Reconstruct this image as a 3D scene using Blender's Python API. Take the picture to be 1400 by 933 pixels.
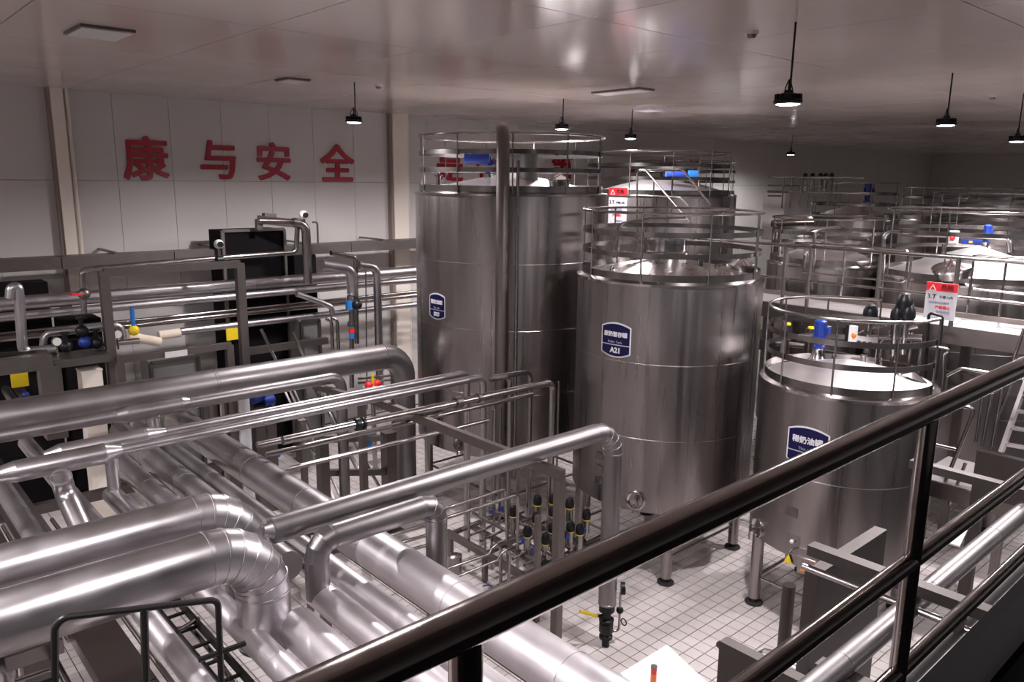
import bpy, math, random
from math import sin, cos, pi, radians, sqrt, atan2
from mathutils import Vector, Matrix
random.seed(7)
for o in list(bpy.data.objects): bpy.data.objects.remove(o)
SC = bpy.context.scene
COL = SC.collection
# ------------------------------------------------------------------ camera
FPX = 1070.0; W, HH = 1400, 933
CAMZ = 6.1; YAW = radians(48.1); PIT = radians(11.62); ROL = radians(.65)
cam = bpy.data.cameras.new('camera'); cam.sensor_width = 36; cam.lens = FPX/W*36
cam.clip_start = .05; cam.clip_end = 200
cam_o = bpy.data.objects.new('camera', cam); COL.objects.link(cam_o); SC.camera = cam_o
_f = Vector((cos(YAW)*cos(PIT), sin(YAW)*cos(PIT), -sin(PIT)))
_r = Vector((sin(YAW), -cos(YAW), 0)); _u = _r.cross(_f)
R_ = _r*cos(ROL) + _u*sin(ROL); U_ = -_r*sin(ROL) + _u*cos(ROL)
cam_o.matrix_world = Matrix(((R_.x, U_.x, -_f.x, 0), (R_.y, U_.y, -_f.y, 0), (R_.z, U_.z, -_f.z, CAMZ), (0, 0, 0, 1)))
# ------------------------------------------------------------------ world, exposure
wd = bpy.data.worlds.new('world'); SC.world = wd; wd.use_nodes = True
wd.node_tree.nodes['Background'].inputs[0].default_value = (.80, .76, .78, 1)
wd.node_tree.nodes['Background'].inputs[1].default_value = .02
SC.view_settings.view_transform = 'Standard'; SC.view_settings.look = 'None'
SC.view_settings.gamma = 1; SC.view_settings.use_curve_mapping = False
SC.view_settings.exposure = 0.88
LAMP_W = 700.0          # watts of one high bay lamp
LAMP_COL = (1.0, .95, .96)

# ------------------------------------------------------------------ helpers
def at(px, py, ax, v):
    """point of the photograph (1400x933) laid on the plane axis=v"""
    d = R_*((px-W/2)/FPX) - U_*((py-HH/2)/FPX) + _f
    t = (v - (CAMZ if ax == 2 else 0))/d[ax]
    return Vector((d.x*t, d.y*t, CAMZ + d.z*t))

def mat(name, col, rough=.5, metal=0., emis=None, es=0., noise=0., nscale=20., stretch=None, bump=0., spec=.5, rnoise=0., coat=0., alpha=None):
    m = bpy.data.materials.new(name); m.use_nodes = True
    nt = m.node_tree; b = nt.nodes['Principled BSDF']
    b.inputs['Base Color'].default_value = (*col, 1); b.inputs['Roughness'].default_value = rough
    b.inputs['Metallic'].default_value = metal
    b.inputs['Specular IOR Level'].default_value = spec
    if coat: b.inputs['Coat Weight'].default_value = coat; b.inputs['Coat Roughness'].default_value = .14
    if emis: b.inputs['Emission Color'].default_value = (*emis, 1); b.inputs['Emission Strength'].default_value = es
    if noise or bump or rnoise:
        tc = nt.nodes.new('ShaderNodeTexCoord'); mp = nt.nodes.new('ShaderNodeMapping')
        nz = nt.nodes.new('ShaderNodeTexNoise'); nz.inputs['Scale'].default_value = nscale; nz.inputs['Detail'].default_value = 3
        nt.links.new(tc.outputs['Object'], mp.inputs[0]); nt.links.new(mp.outputs[0], nz.inputs[0])
        if stretch: mp.inputs['Scale'].default_value = stretch
        if noise:
            mx = nt.nodes.new('ShaderNodeMix'); mx.data_type = 'RGBA'
            mx.inputs[6].default_value = (*[c*(1-noise) for c in col], 1)
            mx.inputs[7].default_value = (*[min(1, c*(1+noise)) for c in col], 1)
            nt.links.new(nz.outputs[0], mx.inputs[0]); nt.links.new(mx.outputs[2], b.inputs['Base Color'])
        if rnoise:
            mr = nt.nodes.new('ShaderNodeMapRange'); mr.inputs[1].default_value = .3; mr.inputs[2].default_value = .7
            mr.inputs[3].default_value = max(.02, rough-rnoise); mr.inputs[4].default_value = rough+rnoise
            nt.links.new(nz.outputs[0], mr.inputs[0]); nt.links.new(mr.outputs[0], b.inputs['Roughness'])
        if bump:
            bp = nt.nodes.new('ShaderNodeBump'); bp.inputs['Strength'].default_value = bump; bp.inputs['Distance'].default_value = .01
            nt.links.new(nz.outputs[0], bp.inputs['Height']); nt.links.new(bp.outputs[0], b.inputs['Normal'])
    return m

M = dict(
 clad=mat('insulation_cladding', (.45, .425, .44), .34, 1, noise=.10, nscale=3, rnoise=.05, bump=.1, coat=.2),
 darksteel=mat('dark_beam_steel', (.085, .074, .07), .5, .9, noise=.1, nscale=6),
 pale=mat('lit_cladding', (.70, .66, .69), .46, 1, noise=.08, nscale=3, rnoise=.04, bump=.08),  # cladding lightened for the near bundle, lamplight put into the colour
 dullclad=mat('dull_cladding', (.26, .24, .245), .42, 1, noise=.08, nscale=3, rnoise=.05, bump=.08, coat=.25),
 chrome=mat('polished_steel', (.36, .335, .33), .22, 1, noise=.08, nscale=8, rnoise=.05),
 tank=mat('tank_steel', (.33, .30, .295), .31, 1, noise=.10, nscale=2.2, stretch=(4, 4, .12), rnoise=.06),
 tankdark=mat('band_steel', (.27, .25, .245), .24, 1),
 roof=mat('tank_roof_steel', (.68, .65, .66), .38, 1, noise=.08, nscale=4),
 frame=mat('frame_steel', (.20, .178, .168), .42, 1, noise=.12, nscale=6),
 rail=mat('handrail_steel', (.34, .30, .285), .16, 1, noise=.1, nscale=14, rnoise=.05),
 mirror=mat('bright_steel', (.55, .53, .53), .16, 1),
 wall=mat('wall_panel_paint', (.60, .575, .56), .42, noise=.03, nscale=.7),
 walljoint=mat('wall_joint', (.30, .28, .27), .7),
 ceil=mat('ceiling_panel_gloss', (.62, .53, .49), .15, 0, noise=.05, nscale=.4, stretch=(1, 1, 1), spec=.9, rnoise=.06, bump=.03),
 ceiljoint=mat('ceiling_joint', (.16, .14, .13), .7),
 tile=mat('floor_tile_glaze', (.62, .565, .555), .33, noise=.07, nscale=6, rnoise=.05),
 grout=mat('floor_grout', (.09, .07, .065), .8),
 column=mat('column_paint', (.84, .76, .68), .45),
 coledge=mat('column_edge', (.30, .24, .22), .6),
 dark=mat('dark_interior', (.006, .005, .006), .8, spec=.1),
 black=mat('black_plastic', (.008, .008, .01), .38, spec=.3),
 blacktube=mat('black_painted_tube', (.012, .010, .010), .4, spec=.3),
 blue=mat('motor_blue', (.012, .035, .24), .4),
 lblue=mat('valve_blue', (.02, .16, .48), .4),
 navy=mat('sign_navy', (.006, .005, .045), .4, spec=.25),
 white=mat('sign_white', (.62, .60, .64), .45),
 lid=mat('glare_lid', (.86, .84, .84), .4, .2),  # near-white colour stands in for lamp glare on the steel lid
 greytext=mat('sign_small_text', (.30, .28, .42), .4),
 red=mat('sign_red', (.72, .02, .03), .4),
 crimson=mat('letter_crimson', (.36, .006, .025), .3),
 yellow=mat('yellow_plastic', (.75, .55, .01), .4),
 orange=mat('orange_plastic', (.75, .16, .01), .3),
 foam=mat('bare_foam', (.72, .62, .50), .8, noise=.1, nscale=20),
 grey=mat('grey_motor', (.14, .14, .135), .45),
 paper=mat('white_plastic', (.66, .66, .64), .5),
 deck=mat('deck_plate', (.60, .56, .57), .4, .85, noise=.08, nscale=5),
 rubber=mat('rubber', (.02, .02, .02), .7),
 lamp=mat('lamp_glow', (1, 1, 1), .5, emis=(1.0, .97, 1.0), es=38.),
 farlamp=mat('phone_glow', (1, 1, 1), .5, emis=(.9, .9, 1.0), es=3.),
 corridor=mat('corridor_paint', (.10, .10, .10), .6),
)

class MB:
    def __init__(s): s.v = []; s.f = []; s.sm = []
    def add(s, vs, fs, smooth=False):
        n = len(s.v); s.v += [Vector(x) for x in vs]
        for f in fs: s.f.append([i+n for i in f]); s.sm.append(smooth)
        return s
    def box(s, c, d, rz=0, rot=None):
        hx, hy, hz = d[0]/2, d[1]/2, d[2]/2
        m = rot or Matrix.Rotation(rz, 3, 'Z')
        c = Vector(c)
        vs = [c + m @ Vector((x*hx, y*hy, z*hz)) for x in (-1, 1) for y in (-1, 1) for z in (-1, 1)]
        return s.add(vs, [(0, 1, 3, 2), (4, 6, 7, 5), (0, 4, 5, 1), (2, 3, 7, 6), (0, 2, 6, 4), (1, 5, 7, 3)])
    def bb(s, a, b):
        return s.box([(a[i]+b[i])/2 for i in range(3)], [abs(a[i]-b[i]) for i in range(3)])
    def beam(s, a, b, w, h=None):       # square section bar from a to b
        a = Vector(a); b = Vector(b); d = b-a; h = h or w
        z = d.normalized(); up = Vector((0, 0, 1)) if abs(z.z) < .95 else Vector((1, 0, 0))
        x = up.cross(z).normalized(); y = z.cross(x)
        rot = Matrix((x, y, z)).transposed()
        return s.box((a+b)/2, (w, h, d.length), rot=rot)
    def sweep(s, pts, rs, seg=16, caps=True, closed=False):
        P = [Vector(p) for p in pts]; n = len(P)
        if not hasattr(rs, '__len__'): rs = [rs]*n
        T = []
        for i in range(n):
            a = P[i-1] if (i > 0 or closed) else P[i]; b = P[(i+1) % n] if (i < n-1 or closed) else P[i]
            t1 = (P[i]-a); t2 = (b-P[i])
            t = (t1.normalized() if t1.length > 1e-9 else Vector()) + (t2.normalized() if t2.length > 1e-9 else Vector())
            T.append(t.normalized() if t.length > 1e-9 else Vector((0, 0, 1)))
        u = Vector((0, 0, 1)) if abs(T[0].z) < .9 else Vector((1, 0, 0))
        u = (u - T[0]*u.dot(T[0])).normalized(); vs = []
        for i in range(n):
            if i:
                ax = T[i-1].cross(T[i])
                if ax.length > 1e-7: u = Matrix.Rotation(T[i-1].angle(T[i]), 3, ax) @ u
                u = (u - T[i]*u.dot(T[i])).normalized()
            w = T[i].cross(u)
            # widen on a mitre
            for k in range(seg):
                a = 2*pi*k/seg; vs.append(P[i] + (u*cos(a)+w*sin(a))*rs[i])
        fs = []
        for i in range(n if closed else n-1):
            j = (i+1) % n
            for k in range(seg):
                l = (k+1) % seg; fs.append((i*seg+k, i*seg+l, j*seg+l, j*seg+k))
        s.add(vs, fs, True)
        if caps and not closed:
            b = len(s.v)-n*seg
            s.f.append([b+k for k in range(seg)][::-1]); s.sm.append(False)
            s.f.append([b+(n-1)*seg+k for k in range(seg)]); s.sm.append(False)
        return s
    def tube(s, pts, r, bend=0, seg=12, caps=True, arc=6):
        return s.sweep(fillet(pts, bend, arc), r, seg, caps)
    def cyl(s, a, b, r, r2=None, seg=20):
        return s.sweep([a, b], [r, r if r2 is None else r2], seg)
    def lathe(s, c, prof, seg=32, a0=0, a1=2*pi, caps=True, axis=None):
        c = Vector(c); full = abs(a1-a0-2*pi) < 1e-6; n = seg if full else seg+1; vs = []
        m = axis or Matrix.Identity(3)
        for (r, z) in prof:
            for k in range(n):
                a = a0+(a1-a0)*k/seg; vs.append(c + m @ Vector((r*cos(a), r*sin(a), z)))
        fs = []
        for i in range(len(prof)-1):
            for k in range(seg):
                l = (k+1) % n; fs.append((i*n+k, i*n+l, (i+1)*n+l, (i+1)*n+k))
        s.add(vs, fs, True)
        if full and caps:
            b = len(s.v)-len(prof)*n
            if prof[0][0] > 1e-4: s.f.append([b+k for k in range(n)][::-1]); s.sm.append(False)
            if prof[-1][0] > 1e-4: s.f.append([b+(len(prof)-1)*n+k for k in range(n)]); s.sm.append(False)
        return s
    def ball(s, c, r, sz=1., seg=14):
        pr = [(max(r*cos(t), 1e-5), r*sin(t)*sz) for t in [(-pi/2 + pi*i/8) for i in range(9)]]
        return s.lathe(c, pr, seg)
    def ringband(s, c, r, z, h, t=.012, a0=0, a1=2*pi, seg=64):      # flat hoop
        return s.lathe((c[0], c[1], z), [(r-t/2, -h/2), (r+t/2, -h/2), (r+t/2, h/2), (r-t/2, h/2), (r-t/2, -h/2)], seg, a0, a1, caps=False)
    def ringtube(s, c, r, z, rt, a0=0, a1=2*pi, seg=56):
        full = abs(a1-a0-2*pi) < 1e-6
        pts = [(c[0]+r*cos(a0+(a1-a0)*i/seg), c[1]+r*sin(a0+(a1-a0)*i/seg), z) for i in range(seg if full else seg+1)]
        return s.sweep(pts, rt, 10, True, full)
    def build(s, name, m, parent=None, label=None, cat=None, group=None, kind=None):
        if parent is None:
            xs = [v.x for v in s.v]; ys = [v.y for v in s.v]; zs = [v.z for v in s.v]
            org = Vector(((min(xs)+max(xs))/2, (min(ys)+max(ys))/2, min(zs)))
            if kind == 'structure': org = Vector()
        else: org = wloc(parent)
        me = bpy.data.meshes.new(name); me.from_pydata([tuple(v-org) for v in s.v], [], s.f)
        me.polygons.foreach_set('use_smooth', s.sm)
        me.materials.append(M[m]); me.update()
        if any(s.sm): me.set_sharp_from_angle(angle=radians(32))
        return link(name, me, parent, org if parent is None else None, label, cat, group, kind)

def wloc(o):
    v = Vector(o.location)
    while o.parent: o = o.parent; v += Vector(o.location)
    return v
def link(name, me, parent=None, loc=None, label=None, cat=None, group=None, kind=None):
    o = bpy.data.objects.new(name, me); COL.objects.link(o)
    if parent: o.parent = parent
    if loc is not None: o.location = loc
    if label: o['label'] = label
    if cat: o['category'] = cat
    if group: o['group'] = group
    if kind: o['kind'] = kind
    return o
def thing(name, label, cat, loc, group=None, kind=None):
    return link(name, None, None, Vector(loc), label, cat, group, kind)
def kids(o): return [c for c in bpy.data.objects if c.parent is o]
def dup(src, loc, label, group=None, tree=None):
    r = src.copy(); COL.objects.link(r); r.location = loc; r['label'] = label
    if group: r['group'] = group
    for c in tree:
        k = c.copy(); COL.objects.link(k); k.parent = r
    return r
def fillet(pts, bend, arc=6):
    P = [Vector(p) for p in pts]
    if bend <= 0 or len(P) < 3: return P
    out = [P[0]]
    for i in range(1, len(P)-1):
        a, b, c = P[i-1], P[i], P[i+1]; d1 = (a-b); d2 = (c-b)
        ang = d1.angle(d2); t = bend/math.tan(ang/2); t = min(t, d1.length*.49 if i > 1 else d1.length*.95, d2.length*.49 if i < len(P)-2 else d2.length*.95)
        rr = t*math.tan(ang/2); d1.normalize(); d2.normalize()
        s0 = b+d1*t; e0 = b+d2*t; cen = b+(d1+d2).normalized()*(rr/sin(ang/2))
        v0 = s0-cen; v1 = e0-cen; th = v0.angle(v1) if v0.length > 1e-6 else 0; ax = v0.cross(v1)
        if ax.length < 1e-9: out.append(b); continue
        for k in range(arc+1): out.append(cen + Matrix.Rotation(th*k/arc, 3, ax.normalized()) @ v0)
    out.append(P[-1]); return out

def simple(name, label, cat, pts, r, m='chrome', bend=None, group=None, seg=12):
    return MB().tube(pts, r, 2.2*r if bend is None else bend, seg).build(name, m, None, label, cat, group)

def pipe(label, pts, r, m='clad', bend=None, sec=1.6, gores=0, group=None, name='insulated_pipe', loose=None, cat='pipe'):
    """clad pipe run: straight jackets, elbows, each its own part"""
    P = [Vector(p) for p in pts]; bend = bend or r*2.0
    t = thing(name, label, cat, (P[0].x, P[0].y, min(p.z for p in P)-r), group)
    ends = []
    legs = []
    prev = P[0]
    for i in range(1, len(P)):
        if i < len(P)-1:
            a, b, c = P[i-1], P[i], P[i+1]; d1 = (a-b).normalized(); d2 = (c-b).normalized(); ang = d1.angle(d2)
            tt = bend/math.tan(ang/2); s0 = b+d1*tt; e0 = b+d2*tt
            legs.append((prev, s0)); ends.append((b, d1, d2, ang, tt)); prev = e0
        else: legs.append((prev, P[i]))
    for a, b in legs:
        L = (b-a).length
        if L < .02: continue
        n = max(1, round(L/sec)); d = (b-a)/n
        for k in range(n):
            p, q = a+d*k, a+d*(k+1); mb = MB(); e = d.normalized()
            mb.sweep([p, p+e*.012, p+e*.013, q-e*.03, q-e*.028, q], [r*.985, r*.985, r, r, r*1.025, r*1.025], 28)
            mb.build('pipe_jacket', m, t)
    for (b, d1, d2, ang, tt) in ends:
        rr = tt*math.tan(ang/2); cen = b+(d1+d2).normalized()*(rr/sin(ang/2)); v0 = b+d1*tt-cen; v1 = b+d2*tt-cen
        th = v0.angle(v1); ax = v0.cross(v1).normalized()
        if gores:
            for k in range(gores):
                t0, t1 = th*k/gores, th*(k+1)/gores
                q0 = Matrix.Rotation(t0, 3, ax) @ v0; q1 = Matrix.Rotation(t1, 3, ax) @ v0
                # rings lie on the mitre planes
                mb = MB(); vs = []
                for ph, q in ((0, q0), (.84, q0.lerp(q1, .84)), (.86, q0.lerp(q1, .86)), (1, q1)):
                    rad = q.normalized(); rk = r*(1.0 if ph < .85 else 1.03)
                    for j in range(28):
                        an = 2*pi*j/28; vs.append(cen + q + rad*cos(an)*rk + ax*sin(an)*rk)
                fs = [(i*28+j, i*28+(j+1) % 28, (i+1)*28+(j+1) % 28, (i+1)*28+j) for i in range(3) for j in range(28)]
                mb.add(vs, fs, True); mb.build('elbow_gore', m, t)
        else:
            pp = [cen + Matrix.Rotation(th*k/8, 3, ax) @ v0 for k in range(9)]
            MB().sweep(pp, r*1.005, 24).build('elbow', m, t)
    return t

def text_mesh(txt, size, ext=.004, off=0., align='CENTER'):
    # heavier strokes: shifted copies of the outline laid over one another
    v0, f0 = text_one(txt, size, ext, align)
    if not off: return v0, f0
    vs, fs = [], []
    for k in range(8):
        a = 2*pi*k/8; n = len(vs)
        vs += [Vector((v.x+off*cos(a), v.y+off*sin(a), v.z+.0002*k)) for v in v0]; fs += [[i+n for i in f] for f in f0]
    return vs, fs
def text_one(txt, size, ext, align):
    cu = bpy.data.curves.new('txt', 'FONT'); cu.body = txt; cu.size = size; cu.extrude = ext
    cu.align_x = align; cu.align_y = 'CENTER'; cu.resolution_u = 2
    o = bpy.data.objects.new('txt', cu); COL.objects.link(o)
    dg = bpy.context.evaluated_depsgraph_get(); me = bpy.data.meshes.new_from_object(o.evaluated_get(dg))
    vs = [v.co.copy() for v in me.vertices]; fs = [list(p.vertices) for p in me.polygons]
    bpy.data.objects.remove(o); bpy.data.curves.remove(cu); bpy.data.meshes.remove(me)
    return vs, fs
# ------------------------------------------------------------------ setting
CZ = 7.7; YW = 17.3; XL, XR = -14.0, 46.0
fl = MB().bb((XL, -2, -.12), (XR, YW, -.012)).build('floor', 'grout', kind='structure')
PX, PY = .2031, .1965; OX, OY = 7.934, 5.782
tm = MB(); a_, b_ = PX/2-.0058, PY/2-.0058
tm.add([(-a_, -b_, -.012), (a_, -b_, -.012), (a_, b_, -.012), (-a_, b_, -.012), (-a_+.002, -b_+.002, 0), (a_-.002, -b_+.002, 0), (a_-.002, b_-.002, 0), (-a_+.002, b_-.002, 0)],
       [(4, 5, 6, 7), (0, 1, 5, 4), (1, 2, 6, 5), (2, 3, 7, 6), (3, 0, 4, 7)])
cells = []
for i in range(-60, 100):
    for j in range(-28, 58):
        x = OX+(i+.5)*PX; y = OY+(j+.5)*PY
        if -4.2 < x < 26 and y > .7: cells.append((x, y))
def seen(c):       # open floor beside the pipe bundle
    x, y = c
    return x > 6.3 and y > 4.3 and x < 9.3 and y < 8.6 and y < 13.5-.6*x+1.6
near = sorted([c for c in cells if seen(c)], key=lambda c: c[0]**2+c[1]**2)[:300]
ns = set(near)
me = None
for (x, y) in near:
    if me is None:
        o = MB()
        o.v = tm.v[:]; o.f = tm.f[:]; o.sm = tm.sm[:]
        ob = o.build('tile', 'tile', fl); me = ob.data; ob.location = (x, y, 0)
    else: link('tile', me, fl, (x, y, 0))
rest = MB()
rest.v = []
for (x, y) in cells:
    if (x, y) in ns: continue
    n = len(rest.v)
    rest.v += [Vector((v.x+x, v.y+y, v.z)) for v in tm.v]; rest.f += [[k+n for k in f] for f in tm.f]; rest.sm += [False]*5
rest.build('floor_tiles', 'tile', fl, kind='stuff')

wb = MB().bb((XL, YW, 0), (XR, YW+.2, CZ+.1)).build('wall_back', 'walljoint', kind='structure')
xs = [4.80+1.085*k for k in range(-17, 38)]
for x in xs:
    for z0, z1 in ((0, 2.98), (2.99, 6.0), (6.01, CZ)):
        MB().bb((x+.004, YW-.03, z0), (x+1.081, YW, z1)).build('panel', 'wall', wb)
MB().bb((XL-.2, -2, 0), (XL, YW, CZ)).build('wall_left', 'wall', kind='structure')
MB().bb((XR, -2, 0), (XR+.2, YW, CZ)).build('wall_right', 'wall', kind='structure')
MB().bb((XL, .35, 0), (XR, .5, 4.13)).build('wall_front', 'corridor', kind='structure')
MB().bb((XL, -2.2, 4.3), (XR, -2, CZ)).build('wall_corridor', 'corridor', kind='structure')
MB().bb((XL, -2, 4.14), (XR, .72, 4.28)).build('floor_walkway', 'dark', kind='structure')
MB().bb((XL, .72, 4.16), (XR, .76, 4.34)).build('trim_1', 'dark', kind='structure')
ce = MB().bb((XL, -2, CZ+.03), (XR, YW, CZ+.2)).build('ceiling', 'ceiljoint', kind='structure')
cm = None
for i in range(-9, 20):
    for j in range(-2, 5):
        x0 = 3.98+2.13*i; y0 = 5.70+2.83*j
        x1 = x0+2.13; y1 = min(y0+2.83, YW); x0_ = max(x0, XL)
        y0 = max(y0, -2)
        if x1 < XL or y1 <= y0: continue
        MB().bb((x0_+.006, y0+.006, CZ), (x1-.006, y1-.006, CZ+.03)).build('ceiling_panel', 'ceil', ce)
# access hatch and small fittings of the ceiling
def hatch(pts, label):
    mb = MB(); P = [at(x, y, 2, CZ-.035) for x, y in pts]
    cx = sum(p.x for p in P)/4; cy = sum(p.y for p in P)/4
    w = max(p.x for p in P)-min(p.x for p in P); d = max(p.y for p in P)-min(p.y for p in P)
    t = thing('ceiling_hatch', label, 'hatch', (cx, cy, CZ-.04))
    MB().box((cx, cy, CZ-.015), (w*.7, d*.8, .03)).build('frame', 'frame', t)
    MB().box((cx, cy, CZ-.033), (w*.7-.04, d*.8-.04, .02)).build('hatch_lid', 'wall', t)
hatch([(73, 48), (92, 36), (196, 45), (180, 57)], 'flat rectangular access hatch in the ceiling above the left wall column')
hatch([(368, 112), (385, 108), (432, 112), (415, 114)], 'thin ceiling hatch right of the two ghostly light streaks, near the wall letters')
hatch([(800, 129), (830, 125), (905, 124), (870, 128)], 'narrow dark-edged ceiling hatch above the tallest tank')
for px, py, lab in ((1028, 43, 'round smoke detector on the ceiling left of the nearest pendant lamp'), (1357, 131, 'small round detector on the ceiling far right'), (518, 116, 'small detector on the ceiling right of the leftmost pendant lamp')):
    p = at(px, py, 2, CZ); t = thing('smoke_detector', lab, 'detector', p-Vector((0, 0, .07)))
    MB().cyl(p-Vector((0, 0, .03)), p, .07).build('base', 'paper', t)
    MB().cyl(p-Vector((0, 0, .07)), p-Vector((0, 0, .03)), .035, .055).build('head', 'frame', t)
p = at(887, 148, 2, CZ)
MB().box((p.x, p.y, CZ-.03), (.5, .5, .06)).build('ceiling_box', 'white', None, 'pale square box on the ceiling above the tallest tank row', 'box')
# wall columns
for k, (pa, pb, lab) in enumerate(((76, 93, 'cream wall column left of the first red character'), (538, 557, 'cream wall column beside the left edge of the tallest tank'))):
    x0 = at(pa, 200, 1, YW-.25).x; x1 = at(pb, 200, 1, YW-.25).x
    t = thing('wall_column', lab, 'column', ((x0+x1)/2, YW-.15, 0))
    MB().bb((x0, YW-.25, 0), (x1, YW-.03, CZ)).build('shaft', 'column', t)
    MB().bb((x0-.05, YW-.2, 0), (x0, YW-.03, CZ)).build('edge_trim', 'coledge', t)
    MB().cyl((x1+.09, YW-.12, 0), (x1+.09, YW-.12, CZ), .035).build('conduit', 'column', t)
# the red characters of the wall slogan
chars = [('康', 5.36, .88), ('与', 6.85, .86), ('安', 8.13, .86), ('全', 9.75, .9), ('是', 13.15, .9), ('企', 14.5, .9), ('业', 16.0, .9), ('第', 17.45, .9), ('一', 21.1, .9), ('责', 22.65, .9), ('任', 24.2, .9)]
where = ['with many strokes, leftmost on the back wall', 'second from the left on the back wall', 'third from the left, with a roof-shaped top', 'with a pointed roof top, left of the second wall column',
         'seen through the guard rail of the tallest tank, left end', 'half hidden behind the blue motor of the tallest tank', 'above the grey motor of the tallest tank', 'beside the small white poster',
         'a single thick bar, above the second row tank', 'with stacked bars, right of the single bar', 'last and darkest of the wall slogan, behind a tank rail']
for (c, x, s), w in zip(chars, where):
    vs, fs = text_mesh(c, s*1.03, .02, .024*s)
    cx = (min(v.x for v in vs)+max(v.x for v in vs))/2; cy = (min(v.y for v in vs)+max(v.y for v in vs))/2
    if c == '一': cy -= .0
    mb = MB(); mb.add([(x+v.x-cx, YW-.055-v.z, 6.46+v.y-cy) for v in vs], fs)
    mb.build('wall_character', 'crimson', None, 'crimson wall character ' + w, 'lettering')
# pendant lamps
OUT = {(-.6, 6.4): 'above the left end of the front big pipes', (-5.6, 4.6): 'farther left beyond the front big pipes', (-10.5, 4.6): 'leftmost in the hall', (2.0, 3.3): 'straight above the near end of the pipe bundle', (-3.2, 12.2): 'by the left wall near the cable tray', (12.6, .6): 'added to brighten the right side, right of the nearest tank by the walkway',
       (19.5, 2.2): 'added to brighten the background, right of the second tank row', (26.5, 3.2): 'added to brighten the background, far right beyond the second tank row', (33.5, 4.0): 'added to brighten the background, far right, last but one in the hall', (41.0, 7.0): 'added to brighten the background, farthest of all at the right end of the hall'}
def lamp(loc, drop, label, on=True):
    x, y, z = loc
    t = thing('pendant_lamp', label, 'lamp', (x, y, z), 'high bay pendant lamps')
    h = MB().lathe((x, y, z), [(.125, .0), (.145, .015), (.145, .04), (.11, .055), (.10, .1), (.05, .11), (.045, .14), (.0001, .14)], 24, caps=False)
    for k in range(12):
        a = 2*pi*k/12; h.box((x+.105*cos(a), y+.105*sin(a), z+.075), (.06, .007, .055), a)
    h.build('housing', 'black', t)
    MB().lathe((x, y, z), [(.128, .008), (.09, -.006), (.0001, -.01)], 24, caps=False).build('diffuser', 'lamp', t)
    MB().tube([(x-.07, y, z+.09), (x-.07, y, z+.16), (x, y, z+.27), (x+.07, y, z+.16), (x+.07, y, z+.09)], .006, .03, 6).build('bracket', 'black', t)
    MB().tube([(x, y, z+.25), (x+.012, y+.01, (z+drop)/2+.1), (x+.03, y, z+drop)], .011, .3, 6).build('cord', 'black', t)
    L = bpy.data.lights.new('lamp_light', 'SPOT'); L.energy = LAMP_W*(.6 if on is False else 1); L.color = LAMP_COL; L.shadow_soft_size = .13
    L.spot_size = radians(168); L.spot_blend = .5
    L.energy *= 1.0 if on is not None else .42
    lo = bpy.data.objects.new('lamp_light', L); COL.objects.link(lo); lo.parent = t; lo.location = (0, 0, -.03)
for px, py, ytop, X, lab in ((1077, 143, 30, 7.70, 'nearest pendant lamp, large and bright at upper right of centre'), (1293, 172, 100, 12.7, 'second pendant lamp from the right edge, mid sized'),
        (1390, 194, 128, 16.3, 'pendant lamp at the right edge'), (484, 168, 112, 7.22, 'pendant lamp above the last of the four large red characters'),
        (768, 177, 135, 11.53, 'pendant lamp over the right part of the tallest tank'), (862, 190, 150, 14.3, 'small dim pendant lamp over the second row tanks')):
    p = at(px, py, 0, X); lamp((p.x, p.y, p.z), CZ-p.z, lab)
p = at(1081, 212, 0, 26.0); lamp((p.x, p.y, p.z), CZ-p.z, 'farthest and smallest pendant lamp, beyond the tank rails', False)
for x, y in ((-.6, 6.4), (2.0, 3.3), (-3.2, 12.2), (-5.6, 4.6), (-10.5, 4.6), (12.6, .6), (19.5, 2.2), (26.5, 3.2), (33.5, 4.0), (41.0, 7.0)):       # unseen lamps; the right-hand ones are added to brighten the dark background
    lamp((x, y, 7.06), .64, 'pendant lamp outside the picture, '+OUT[(x, y)], None if (x, y) == (2.0, 3.3) else True)
# ------------------------------------------------------------------ large clad pipes
# pipes that cross over the bundle (along X)
pipe('front big insulated pipe with a segmented elbow turning down, bright left end', [(-1.6, 5.72, 3.2), (2.42, 5.72, 3.2), (2.42, 5.72, 2.3)], .215, gores=7, bend=.42, sec=2.2)
pipe('second big insulated pipe behind the front one, segmented elbow turning down', [(-1.6, 6.52, 3.2), (2.62, 6.52, 3.2), (2.62, 6.52, 2.3)], .2, gores=7, bend=.42, sec=2.2)
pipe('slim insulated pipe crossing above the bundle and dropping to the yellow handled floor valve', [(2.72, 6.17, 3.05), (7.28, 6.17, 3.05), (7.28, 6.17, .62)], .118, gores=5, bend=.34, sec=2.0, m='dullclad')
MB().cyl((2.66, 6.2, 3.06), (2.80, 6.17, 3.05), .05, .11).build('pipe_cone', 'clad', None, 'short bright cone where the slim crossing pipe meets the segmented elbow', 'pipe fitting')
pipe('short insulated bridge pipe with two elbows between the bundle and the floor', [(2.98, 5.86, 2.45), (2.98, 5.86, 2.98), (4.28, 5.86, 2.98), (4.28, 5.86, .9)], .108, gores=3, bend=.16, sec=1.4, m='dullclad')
pipe('long thick insulated pipe at the back of the bundle, elbow falling beside the tallest tank', [(-1.6, 11.72, 3.0), (7.75, 11.6, 3.0), (7.75, 11.6, 0.02)], .222, gores=0, bend=.42, sec=2.6, m='dullclad')

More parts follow.
